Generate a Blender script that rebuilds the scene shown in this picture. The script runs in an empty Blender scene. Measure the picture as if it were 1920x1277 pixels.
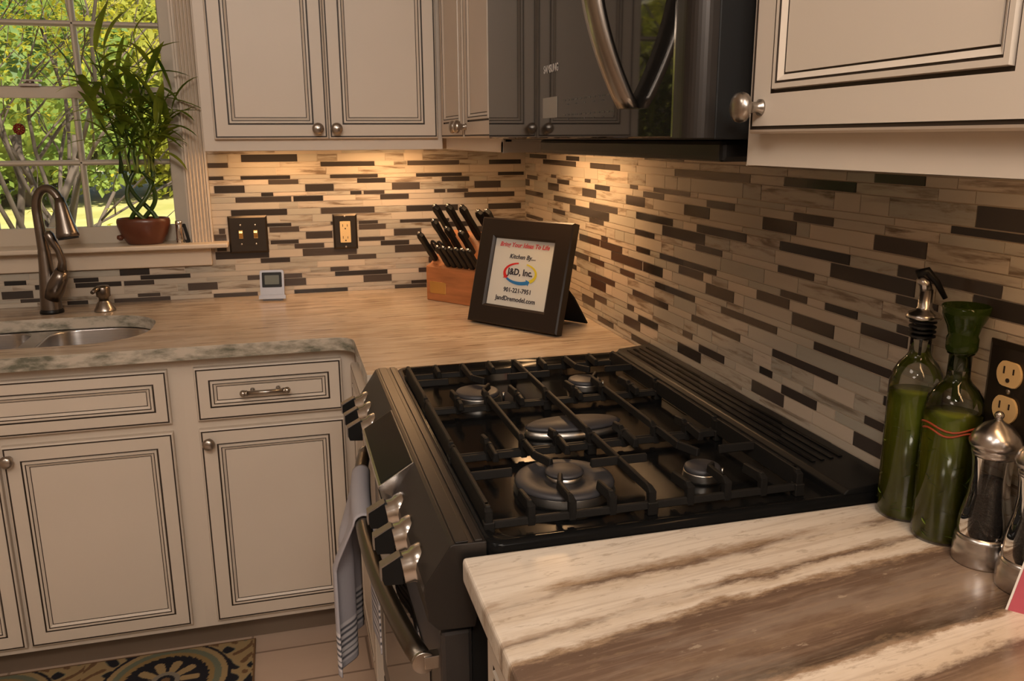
import bpy, bmesh, math, random
from math import sin, cos, pi, radians as rad
from mathutils import Vector, Matrix
from mathutils.geometry import tessellate_polygon
from mathutils import noise as mnoise

SC = bpy.context.scene
COL = SC.collection
random.seed(7)

# ------------------------------------------------------------------ camera
cam_d = bpy.data.cameras.new('camera')
cam = bpy.data.objects.new('camera', cam_d)
COL.objects.link(cam)
cam_d.sensor_width = 36.0
cam_d.lens = 1573.84 / 1920 * 36.0
cam_d.clip_start = 0.02
cam_d.clip_end = 400
_yaw, _pitch, _roll = -.2636, -.2368, -.0057
_f = Vector((-sin(_yaw) * cos(_pitch), cos(_yaw) * cos(_pitch), sin(_pitch)))
_r0 = Vector((cos(_yaw), sin(_yaw), 0))
_u0 = _r0.cross(_f)
_r = cos(_roll) * _r0 + sin(_roll) * _u0
_u = -sin(_roll) * _r0 + cos(_roll) * _u0
m = Matrix((( _r.x, _u.x, -_f.x, -.7549), (_r.y, _u.y, -_f.y, -2.7439), (_r.z, _u.z, -_f.z, 1.3971), (0, 0, 0, 1)))
cam.matrix_world = m
SC.camera = cam

# ------------------------------------------------------------------ world, sun, room lights, exposure
SC.view_settings.view_transform = 'Standard'
SC.view_settings.look = 'None'
SC.view_settings.gamma = 1.0
SC.view_settings.use_curve_mapping = False
SC.view_settings.exposure = 0.0

W = bpy.data.worlds.new('world')
SC.world = W
W.use_nodes = True
nt = W.node_tree
bg = nt.nodes['Background']
sky = nt.nodes.new('ShaderNodeTexSky')
sky.sky_type = 'NISHITA'
sky.sun_disc = False
sky.sun_elevation = rad(48)
sky.sun_rotation = rad(150)
nt.links.new(sky.outputs[0], bg.inputs[0])
bg.inputs[1].default_value = 0.16

def lamp(kind, name, loc, energy, color, size=None, sizey=None, rot=None, target=None, spread=None):
    d = bpy.data.lights.new(name, kind)
    d.energy = energy
    d.color = color
    o = bpy.data.objects.new(name, d)
    COL.objects.link(o)
    o.location = loc
    if kind == 'AREA':
        d.shape = 'RECTANGLE'
        d.size = size
        d.size_y = sizey or size
        if spread: d.spread = rad(spread)
    elif kind == 'SUN':
        d.angle = rad(1.0)
    elif size is not None:
        d.shadow_soft_size = size
    if target is not None:
        o.rotation_euler = (Vector(target) - Vector(loc)).to_track_quat('-Z', 'Y').to_euler()
    elif rot is not None:
        o.rotation_euler = rot
    return o

lamp('SUN', 'sun', (0, -5, 8), 8.5, (1, .95, .84), target=(-1.6, -1.2 + 0, 4.2))
WARM = (1.0, .70, .44)
lamp('AREA', 'ceiling_and_fill_light', (-1.6, -2.3, 2.40), 6, (1.0, .86, .73), 0.5, 0.5)
lamp('AREA', 'ceiling_and_fill_light', (-2.4, -3.6, 2.40), 11, (1.0, .86, .73), 0.6, 0.6)
lamp('AREA', 'ceiling_and_fill_light', (-.93, -3.2, 2.38), 30, (1.0, .87, .75), 0.5, 0.5, target=(-.55, -1.0, 1.3))  # main fill, added and aimed at the range side to brighten it
lamp('AREA', 'ceiling_and_fill_light', (-.58, -4.2, 2.36), 22, (1.0, .88, .77), 0.6, 0.6, target=(-.7, -.3, 1.5))  # added front fill, aimed to brighten the wall cabinet doors

# ------------------------------------------------------------------ materials
MATS = {}
def srgb(c):
    return tuple((x / 12.92 if x <= .04045 else ((x + .055) / 1.055) ** 2.4) for x in [v / 255 for v in c])
def mat(name, col, rough=.5, metal=0.0, spec=.5, trans=0.0, ior=1.45, coat=0.0, emis=None, es=0.0, nz=None, bump=None, aniso=0):
    """nz=(scale xyz, amount) small tonal variation; bump=(scale xyz, strength)"""
    if name in MATS: return MATS[name]
    m = bpy.data.materials.new(name)
    m.use_nodes = True
    t = m.node_tree
    b = t.nodes['Principled BSDF']
    if len(col) == 3: col = (*col, 1)
    b.inputs['Base Color'].default_value = col
    b.inputs['Roughness'].default_value = rough
    b.inputs['Metallic'].default_value = metal
    b.inputs['Specular IOR Level'].default_value = spec
    b.inputs['Transmission Weight'].default_value = trans
    b.inputs['IOR'].default_value = ior
    b.inputs['Coat Weight'].default_value = coat
    b.inputs['Coat Roughness'].default_value = .05
    if emis:
        b.inputs['Emission Color'].default_value = (*emis, 1)
        b.inputs['Emission Strength'].default_value = es
    if nz or bump:
        tc = t.nodes.new('ShaderNodeTexCoord')
    if nz:
        mp = t.nodes.new('ShaderNodeMapping'); mp.inputs['Scale'].default_value = nz[0]
        n = t.nodes.new('ShaderNodeTexNoise'); n.inputs['Detail'].default_value = 5
        t.links.new(tc.outputs['Object'], mp.inputs[0]); t.links.new(mp.outputs[0], n.inputs['Vector'])
        n.inputs['Scale'].default_value = 1
        r = t.nodes.new('ShaderNodeValToRGB')
        a = nz[1]
        r.color_ramp.elements[0].position = .3; r.color_ramp.elements[1].position = .7
        r.color_ramp.elements[0].color = (*[c * (1 - a) for c in col[:3]], 1)
        r.color_ramp.elements[1].color = (*[min(1, c * (1 + a)) for c in col[:3]], 1)
        t.links.new(n.outputs['Fac'], r.inputs[0]); t.links.new(r.outputs[0], b.inputs['Base Color'])
    if bump:
        mp = t.nodes.new('ShaderNodeMapping'); mp.inputs['Scale'].default_value = bump[0]
        n = t.nodes.new('ShaderNodeTexNoise'); n.inputs['Scale'].default_value = 1; n.inputs['Detail'].default_value = 3
        bp = t.nodes.new('ShaderNodeBump'); bp.inputs['Strength'].default_value = bump[1]; bp.inputs['Distance'].default_value = .002
        t.links.new(tc.outputs['Object'], mp.inputs[0]); t.links.new(mp.outputs[0], n.inputs['Vector'])
        t.links.new(n.outputs['Fac'], bp.inputs['Height']); t.links.new(bp.outputs[0], b.inputs['Normal'])
    MATS[name] = m
    return m

M = {}
M['paint'] = mat('cabinet_paint', (.60, .52, .435), .42, nz=((3, 3, 3), .03))
M['glaze'] = mat('cabinet_glaze', (.035, .022, .014), .5)
M['toe'] = mat('toe_kick_shaded_paint', (.17, .125, .09), .5)  # darkened so the colour carries the shadow band under the cabinets
M['trim'] = mat('trim_paint', (.62, .52, .41), .4)
M['sash'] = mat('sash_paint', (.52, .45, .36), .45)
M['wallpaint'] = mat('wall_paint', (.56, .45, .34), .8, bump=((60, 60, 60), .1))
M['ceil'] = mat('ceiling_paint', (.78, .72, .64), .85)
M['nickel'] = mat('brushed_nickel', (.42, .38, .34), .28, 1.0)
M['faucet'] = mat('faucet_bronze_steel', (.23, .20, .175), .28, 1.0)
M['steel'] = mat('stainless_steel', (.55, .53, .52), .26, 1.0, bump=((4, 4, 300), .05))
M['chrome'] = mat('chrome', (.72, .70, .68), .12, 1.0)
M['blacksteel'] = mat('black_stainless', (.052, .047, .044), .32, .8, bump=((3, 200, 3), .03))
M['handlesteel'] = mat('brushed_handle_steel', (.36, .33, .30), .26, 1.0)
M['dksteel'] = mat('dark_steel_panel', (.055, .05, .048), .3, .6)
M['enamel'] = mat('black_enamel', (.006, .006, .006), .14, 0, .5, ior=1.16)
M['blk'] = mat('black_plastic', (.008, .008, .008), .38, 0, .5, ior=1.3)
M['mattblk'] = mat('matt_black', (.009, .009, .009), .55, 0, .25)
M['iron'] = mat('cast_iron', (.012, .011, .010), .5, 0, .5, ior=1.25, bump=((300, 300, 300), .1))
M['glassblk'] = mat('black_glass', (.012, .011, .010), .03, 0, .5, ior=1.38)
M['dispglass'] = mat('smoked_display_glass', (.014, .013, .012), .25, 0, .5, ior=1.15)
M['handledark'] = mat('brushed_bronze_steel', (.17, .15, .125), .33, 1.0)
M['gripedge'] = mat('grip_edge_steel', (.40, .36, .33), .45, 1.0)
M['knobring'] = mat('knob_steel', (.66, .64, .62), .22, 1.0)
M['burner'] = mat('burner_cap_grey', (.05, .048, .052), .5, .3)
M['burnal'] = mat('burner_aluminium', (.45, .43, .40), .35, 1.0)
M['terracotta'] = mat('glazed_brown_ceramic', (.11, .036, .018), .28, nz=((30, 30, 30), .15))
M['soil'] = mat('soil', (.02, .014, .01), .9)
M['stem'] = mat('bamboo_stem', (.030, .060, .010), .35, nz=((60, 60, 20), .3))
M['stem2'] = mat('bamboo_shoot', (.20, .25, .05), .4, nz=((60, 60, 20), .2))
M['ivory'] = mat('ivory_plastic', (.72, .52, .26), .35)
M['slot'] = mat('outlet_slot_dark', (.02, .012, .008), .6)
M['plate'] = mat('dark_bronze_plate', (.055, .045, .036), .30, .7)
M['brass'] = mat('brass', (.75, .50, .20), .25, 1.0)
M['silver'] = mat('silver_plastic', (.33, .33, .36), .38, .5)
M['lcd'] = mat('lcd_grey', (.13, .15, .14), .2)
M['block'] = mat('cherry_wood_block', (.40, .15, .055), .38, nz=((8, 60, 60), .25))
M['paper'] = mat('printed_paper', (.60, .62, .60), .25, coat=.7)
M['ink'] = mat('ink_black', (.02, .018, .03), .5)
M['inkred'] = mat('ink_red', (.55, .05, .06), .5)
M['logored'] = mat('logo_red', (.55, .02, .02), .5)
M['logoblue'] = mat('logo_blue', (.02, .16, .42), .5)
M['logoyel'] = mat('logo_yellow', (.60, .52, .03), .5)
M['frame'] = mat('frame_dark_brown', (.014, .009, .007), .42)
M['pink'] = mat('pink_red_card', (.42, .075, .10), .5)
M['white'] = mat('white_edge', (.7, .66, .62), .5)
M['amber'] = mat('red_brown_beads', (.22, .03, .01), .25, trans=.2)
M['yellow'] = mat('yellow_ornament', (.75, .42, .02), .4)
M['rubber'] = mat('black_rubber', (.012, .012, .012), .6)
M['grout'] = mat('grout', (.50, .42, .33), .8)
M['bark'] = mat('bark', (.10, .072, .05), .8, nz=((4, 4, 1.2), .35))
M['pepper'] = mat('peppercorns', (.015, .012, .01), .8, bump=((400, 400, 400), .8))
M['greylogo'] = mat('grey_print', (.45, .42, .40), .4)
M['dimlogo'] = mat('dim_print', (.055, .052, .05), .4)
M['paleglass'] = mat('pale_lcd', (.22, .20, .17), .25)
M['herbs'] = mat('herb_leaves', (.20, .28, .03), .5)
M['redprint'] = mat('red_print', (.30, .05, .015), .5)
M['blueprint'] = mat('blue_print', (.02, .06, .18), .5)

def glass_thin(name, tint=(1, 1, 1), rough=0.0, refl=.08):
    m = bpy.data.materials.new(name); m.use_nodes = True
    t = m.node_tree; t.nodes.clear()
    o = t.nodes.new('ShaderNodeOutputMaterial'); mx = t.nodes.new('ShaderNodeMixShader')
    tr = t.nodes.new('ShaderNodeBsdfTransparent'); tr.inputs[0].default_value = (*tint, 1)
    gl = t.nodes.new('ShaderNodeBsdfGlossy'); gl.inputs['Roughness'].default_value = rough
    fr = t.nodes.new('ShaderNodeFresnel'); fr.inputs['IOR'].default_value = 1.5
    t.links.new(fr.outputs[0], mx.inputs[0]); t.links.new(tr.outputs[0], mx.inputs[1]); t.links.new(gl.outputs[0], mx.inputs[2])
    t.links.new(mx.outputs[0], o.inputs[0])
    return m
M['pane'] = glass_thin('window_glass')
M['clear'] = glass_thin('clear_glass_thin', (.90, .92, .90))
M['acrylic'] = glass_thin('clear_acrylic', (.80, .79, .78))
M['oil'] = mat('green_olive_oil', (.17, .20, .02), .12, trans=.08, ior=1.3, nz=((25, 25, 14), .45))
M['greenglass'] = mat('green_glass', (.030, .055, .006), .10, trans=.4, ior=1.3)

def leaf_mat(name, c1, c2, trans=.35, scale=3.0):
    m = bpy.data.materials.new(name); m.use_nodes = True
    t = m.node_tree; b = t.nodes['Principled BSDF']
    tc = t.nodes.new('ShaderNodeTexCoord'); n = t.nodes.new('ShaderNodeTexNoise'); n.inputs['Scale'].default_value = scale
    n.inputs['Detail'].default_value = 6
    r = t.nodes.new('ShaderNodeValToRGB'); r.color_ramp.elements[0].position = .35; r.color_ramp.elements[1].position = .65
    r.color_ramp.elements[0].color = (*c1, 1); r.color_ramp.elements[1].color = (*c2, 1)
    t.links.new(tc.outputs['Object'], n.inputs['Vector']); t.links.new(n.outputs['Fac'], r.inputs[0])
    b.inputs['Roughness'].default_value = .55
    tl = t.nodes.new('ShaderNodeBsdfTranslucent'); mx = t.nodes.new('ShaderNodeMixShader'); mx.inputs[0].default_value = trans
    o = t.nodes['Material Output']
    t.links.new(r.outputs[0], b.inputs['Base Color']); t.links.new(r.outputs[0], tl.inputs[0])
    t.links.new(b.outputs[0], mx.inputs[1]); t.links.new(tl.outputs[0], mx.inputs[2]); t.links.new(mx.outputs[0], o.inputs[0])
    return m
M['bleaf'] = leaf_mat('bamboo_leaf', (.08, .17, .012), (.34, .40, .04), .55, 9)
M['tleaf'] = leaf_mat('tree_leaf_yellow_green', (.34, .36, .02), (.62, .52, .04), .5, 2.2)
M['fleaf'] = leaf_mat('far_leaf_green', (.10, .20, .03), (.30, .36, .06), .4, .8)
M['fleaf2'] = leaf_mat('far_leaf_yellow', (.26, .30, .03), (.46, .42, .06), .4, .8)
M['lawn'] = leaf_mat('lawn_grass', (.50, .46, .13), (.66, .58, .22), .0, .5)

# --- granite counter
def ramp(t, stops, interp='LINEAR'):
    r = t.nodes.new('ShaderNodeValToRGB'); cr = r.color_ramp; cr.interpolation = interp
    cr.elements[0].position = stops[0][0]; cr.elements[0].color = (*stops[0][1], 1)
    cr.elements[1].position = stops[-1][0]; cr.elements[1].color = (*stops[-1][1], 1)
    for p, c in stops[1:-1]:
        e = cr.elements.new(p); e.color = (*c, 1)
    return r
def mathn(t, op, a, b=None, c=None):
    n = t.nodes.new('ShaderNodeMath'); n.operation = op
    for i, v in enumerate((a, b, c)):
        if v is None: continue
        if isinstance(v, (int, float)): n.inputs[i].default_value = v
        else: t.links.new(v, n.inputs[i])
    return n.outputs[0]
def noisen(t, vec, scale, detail=4, rough=.55, dist=0.0):
    mp = t.nodes.new('ShaderNodeMapping'); mp.inputs['Scale'].default_value = scale
    t.links.new(vec, mp.inputs[0])
    n = t.nodes.new('ShaderNodeTexNoise'); n.inputs['Scale'].default_value = 1; n.inputs['Detail'].default_value = detail
    n.inputs['Roughness'].default_value = rough; n.inputs['Distortion'].default_value = dist
    t.links.new(mp.outputs[0], n.inputs['Vector'])
    return n.outputs['Fac']
def mixc(t, fac, a, b):
    n = t.nodes.new('ShaderNodeMix'); n.data_type = 'RGBA'
    if isinstance(fac, (int, float)): n.inputs[0].default_value = fac
    else: t.links.new(fac, n.inputs[0])
    for i, v in ((6, a), (7, b)):
        if isinstance(v, tuple): n.inputs[i].default_value = (*v, 1)
        else: t.links.new(v, n.inputs[i])
    return n.outputs[2]

def granite(name, near):
    m = bpy.data.materials.new(name); m.use_nodes = True
    t = m.node_tree; b = t.nodes['Principled BSDF']
    tc = t.nodes.new('ShaderNodeTexCoord')
    rot = t.nodes.new('ShaderNodeMapping'); rot.inputs['Rotation'].default_value = (0, 0, -math.atan(.14) if near else rad(-2))
    t.links.new(tc.outputs['Object'], rot.inputs[0])
    v = rot.outputs[0]
    sep = t.nodes.new('ShaderNodeSeparateXYZ'); t.links.new(v, sep.inputs[0])
    warp = noisen(t, v, (3.2, 7, 3), 4, .6)
    warp2 = noisen(t, v, (14, 40, 14), 4, .6)
    w = mathn(t, 'ADD', mathn(t, 'MULTIPLY', mathn(t, 'SUBTRACT', warp, .5), .062), mathn(t, 'MULTIPLY', mathn(t, 'SUBTRACT', warp2, .5), .020))
    warp3 = noisen(t, v, (55, 170, 60), 5, .7)
    w = mathn(t, 'ADD', w, mathn(t, 'MULTIPLY', mathn(t, 'SUBTRACT', warp3, .5), .022))
    s = mathn(t, 'ADD', sep.outputs['Y'], w)
    fine = noisen(t, v, (6, 150, 60), 6, .65)
    blot = noisen(t, v, (30, 85, 45), 5, .66)
    big = noisen(t, v, (4, 9, 4), 3, .5)
    white = (.72, .64, .545); cream = (.60, .50, .39); brown = (.135, .088, .062); dk = (.075, .05, .033); tan = (.33, .23, .15); gry = (.30, .26, .20)
    if near:
        # s runs from -1.82 (range edge) to -2.32
        def P(x): return (-1.80 - x) / .62
        k = 1 / math.sqrt(1 + .14 ** 2)
        st = [(0.0, white), (P(-1.872 * k), white), (P(-1.889 * k), tan), (P(-1.897 * k), brown), (P(-1.906 * k), cream), (P(-1.925 * k), white),
              (P(-1.940 * k), white), (P(-1.948 * k), tan), (P(-1.955 * k), brown), (P(-1.963 * k), cream), (P(-1.975 * k), white), (P(-1.984 * k), tan), (P(-1.990 * k), brown),
              (P(-2.03 * k), (.16, .105, .075)), (P(-2.052 * k), (.21, .145, .10)), (P(-2.066 * k), brown), (P(-2.096 * k), dk), (P(-2.107 * k), tan), (P(-2.113 * k), white), (P(-2.147 * k), cream),
              (P(-2.158 * k), brown), (P(-2.20 * k), tan), (P(-2.23 * k), brown), (P(-2.30 * k), white), (1.0, cream)]
        u = mathn(t, 'DIVIDE', mathn(t, 'SUBTRACT', -1.80, s), .62)
        base = ramp(t, st); t.links.new(u, base.inputs[0]); c = base.outputs[0]
        r2 = ramp(t, [(0, (0, 0, 0)), (.50, (0, 0, 0)), (.62, (1, 1, 1)), (1, (1, 1, 1))]); t.links.new(fine, r2.inputs[0])
        r3 = ramp(t, [(0, (1, 1, 1)), (.34, (1, 1, 1)), (.42, (0, 0, 0)), (1, (0, 0, 0))]); t.links.new(blot, r3.inputs[0])
        r4 = ramp(t, [(0, (0, 0, 0)), (.64, (0, 0, 0)), (.70, (1, 1, 1)), (1, (1, 1, 1))]); t.links.new(blot, r4.inputs[0])
        rb = ramp(t, [(0, (0, 0, 0)), (.50, (0, 0, 0)), (.60, (1, 1, 1)), (1, (1, 1, 1))]); t.links.new(noisen(t, v, (3.5, 16, 4), 5, .6), rb.inputs[0])
        vein = ramp(t, [(0, (.85, .85, .85)), (P(-1.972 * k), (.80, .80, .80)), (P(-1.985 * k), (.16, .16, .16)), (1, (.16, .16, .16))]); t.links.new(u, vein.inputs[0])
        c = mixc(t, mathn(t, 'MULTIPLY', rb.outputs[0], vein.outputs[0]), c, (.66, .57, .47))
        c = mixc(t, mathn(t, 'MULTIPLY', r2.outputs[0], .30), c, (.34, .24, .17))
        c = mixc(t, mathn(t, 'MULTIPLY', r3.outputs[0], .40), c, (.27, .19, .12))
        c = mixc(t, mathn(t, 'MULTIPLY', r4.outputs[0], .30), c, (.68, .58, .44))
    else:
        base = ramp(t, [(0, (.44, .35, .26)), (.38, (.49, .39, .29)), (.5, (.36, .27, .195)), (.56, (.50, .41, .31)), (.68, (.34, .26, .19)), (.74, (.50, .42, .33)), (1, (.54, .46, .37))])
        n1 = noisen(t, v, (1.3, 17, 9), 6, .66, .3)
        t.links.new(n1, base.inputs[0]); c = base.outputs[0]
        n2 = noisen(t, v, (4, 50, 30), 4, .6, .2)
        r2 = ramp(t, [(0, (0, 0, 0)), (.56, (0, 0, 0)), (.66, (1, 1, 1)), (1, (1, 1, 1))]); t.links.new(n2, r2.inputs[0])
        c = mixc(t, mathn(t, 'MULTIPLY', r2.outputs[0], .62), c, (.20, .13, .085))
        n6 = noisen(t, v, (2.2, 9, 5), 4, .6)
        r6 = ramp(t, [(0, (0, 0, 0)), (.46, (0, 0, 0)), (.60, (1, 1, 1)), (1, (1, 1, 1))]); t.links.new(n6, r6.inputs[0])
        c = mixc(t, mathn(t, 'MULTIPLY', r6.outputs[0], .45), c, (.52, .44, .35))
        n7 = noisen(t, v, (9, 60, 30), 4, .6)
        r7 = ramp(t, [(0, (0, 0, 0)), (.60, (0, 0, 0)), (.66, (1, 1, 1)), (1, (1, 1, 1))]); t.links.new(n7, r7.inputs[0])
        c = mixc(t, mathn(t, 'MULTIPLY', r7.outputs[0], .6), c, (.15, .095, .065))
        # greenish grey blotches show on the cut front edge
        n3 = noisen(t, tc.outputs['Object'], (22, 22, 30), 4, .6)
        r3 = ramp(t, [(0, (0, 0, 0)), (.54, (0, 0, 0)), (.68, (1, 1, 1)), (1, (1, 1, 1))]); t.links.new(n3, r3.inputs[0])
        c = mixc(t, mathn(t, 'MULTIPLY', r3.outputs[0], .22), c, (.22, .20, .14))
        ge = t.nodes.new('ShaderNodeNewGeometry'); sz = t.nodes.new('ShaderNodeSeparateXYZ'); t.links.new(ge.outputs['Normal'], sz.inputs[0])
        er = ramp(t, [(0, (1, 1, 1)), (.30, (1, 1, 1)), (.75, (0, 0, 0)), (1, (0, 0, 0))]); t.links.new(sz.outputs['Z'], er.inputs[0])
        n5 = noisen(t, tc.outputs['Object'], (13, 13, 34), 5, .62)
        ec = ramp(t, [(0, (.10, .10, .08)), (.36, (.14, .14, .105)), (.46, (.34, .31, .25)), (.56, (.52, .46, .38)), (1, (.60, .53, .44))]); t.links.new(n5, ec.inputs[0])
        c = mixc(t, er.outputs[0], c, ec.outputs[0])
    t.links.new(c, b.inputs['Base Color'])
    b.inputs['Roughness'].default_value = .22
    b.inputs['Specular IOR Level'].default_value = .45
    
    return m
M['granite_near'] = granite('granite_brown_veined', True)
M['granite_far'] = granite('granite_tan_streaked', False)

def tile_mat(name, dark):
    m = bpy.data.materials.new(name); m.use_nodes = True
    t = m.node_tree; b = t.nodes['Principled BSDF']
    at = t.nodes.new('ShaderNodeAttribute'); at.attribute_name = 'tint'
    sep = t.nodes.new('ShaderNodeSeparateColor'); t.links.new(at.outputs['Color'], sep.inputs[0])
    tc = t.nodes.new('ShaderNodeTexCoord')
    if dark:
        c = mixc(t, sep.outputs[0], (.028, .025, .024), (.075, .060, .052))
        t.links.new(c, b.inputs['Base Color'])
        b.inputs['Roughness'].default_value = .13
    else:
        # per-tile offset then stretched streaks
        cmb = t.nodes.new('ShaderNodeCombineXYZ')
        for i in range(3): t.links.new(mathn(t, 'MULTIPLY', sep.outputs[i], 40 + i * 13), cmb.inputs[i])
        add = t.nodes.new('ShaderNodeVectorMath'); add.operation = 'ADD'
        t.links.new(tc.outputs['Object'], add.inputs[0]); t.links.new(cmb.outputs[0], add.inputs[1])
        n1 = noisen(t, add.outputs[0], (9, 9, 75), 5, .6, .4)
        light = mixc(t, sep.outputs[1], (.39, .365, .31), (.56, .475, .385))
        r = ramp(t, [(0, (1, 1, 1)), (.36, (.9, .9, .9)), (.5, (.12, .12, .12)), (.62, (0, 0, 0)), (1, (0, 0, 0))]); t.links.new(n1, r.inputs[0])
        streaky = ramp(t, [(0, (0, 0, 0)), (.52, (.06, .06, .06)), (.66, (.75, .75, .75)), (1, (1, 1, 1))]); t.links.new(sep.outputs[0], streaky.inputs[0])
        f = mathn(t, 'MULTIPLY', r.outputs[0], streaky.outputs[0])
        c = mixc(t, f, light, (.13, .085, .052))
        t.links.new(c, b.inputs['Base Color'])
        b.inputs['Roughness'].default_value = .16
    b.inputs['Specular IOR Level'].default_value = .3
    return m
M['tile'] = tile_mat('glass_tile_marbled', False)
M['tiledark'] = tile_mat('glass_tile_dark', True)

# floor tile
def floor_mat():
    m = bpy.data.materials.new('floor_tile'); m.use_nodes = True
    t = m.node_tree; b = t.nodes['Principled BSDF']
    tc = t.nodes.new('ShaderNodeTexCoord')
    br = t.nodes.new('ShaderNodeTexBrick')
    br.inputs['Color1'].default_value = (.60, .45, .34, 1); br.inputs['Color2'].default_value = (.56, .42, .32, 1); br.inputs['Mortar'].default_value = (.26, .18, .13, 1)
    br.inputs['Scale'].default_value = 1; br.inputs['Mortar Size'].default_value = .0035; br.inputs['Brick Width'].default_value = .61; br.inputs['Row Height'].default_value = .155
    t.links.new(tc.outputs['Object'], br.inputs['Vector'])
    n = noisen(t, tc.outputs['Object'], (3, 20, 3), 5)
    c = mixc(t, mathn(t, 'MULTIPLY', n, .35), br.outputs['Color'], (.36, .25, .19))
    t.links.new(c, b.inputs['Base Color']); b.inputs['Roughness'].default_value = .38
    return m
M['floor'] = floor_mat()

def attr_mat(name, attr, rough=.9):
    m = bpy.data.materials.new(name); m.use_nodes = True
    t = m.node_tree; b = t.nodes['Principled BSDF']
    at = t.nodes.new('ShaderNodeAttribute'); at.attribute_name = attr
    t.links.new(at.outputs['Color'], b.inputs['Base Color']); b.inputs['Roughness'].default_value = rough
    b.inputs['Specular IOR Level'].default_value = .2
    return m
M['rug'] = attr_mat('rug_weave', 'col')
def towel_mat():
    m = bpy.data.materials.new('grey_towel'); m.use_nodes = True
    t = m.node_tree; b = t.nodes['Principled BSDF']
    at = t.nodes.new('ShaderNodeAttribute'); at.attribute_name = 'col'
    uv = t.nodes.new('ShaderNodeUVMap')
    mp = t.nodes.new('ShaderNodeMapping'); mp.inputs['Scale'].default_value = (1, 1, 1); t.links.new(uv.outputs[0], mp.inputs[0])
    wv = t.nodes.new('ShaderNodeTexWave'); wv.inputs['Scale'].default_value = 45; wv.bands_direction = 'X'; t.links.new(mp.outputs[0], wv.inputs['Vector'])
    c = mixc(t, mathn(t, 'MULTIPLY', wv.outputs['Fac'], .3), at.outputs['Color'], (.20, .20, .22))
    t.links.new(c, b.inputs['Base Color']); b.inputs['Roughness'].default_value = .95; b.inputs['Specular IOR Level'].default_value = .1
    return m
M['towel'] = towel_mat()

# ------------------------------------------------------------------ mesh helpers
def tag(o, label=None, cat=None, group=None, kind=None):
    if label: o['label'] = label
    if cat: o['category'] = cat
    if group: o['group'] = group
    if kind: o['kind'] = kind
    return o

def thing(name, label, cat, loc=(0, 0, 0), rotz=0, group=None):
    o = bpy.data.objects.new(name, None)
    o.empty_display_size = .05
    COL.objects.link(o)
    o.location = loc
    o.rotation_euler = (0, 0, rotz)
    return tag(o, label, cat, group)

def rootof(o):
    while o.parent: o = o.parent
    return o

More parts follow.
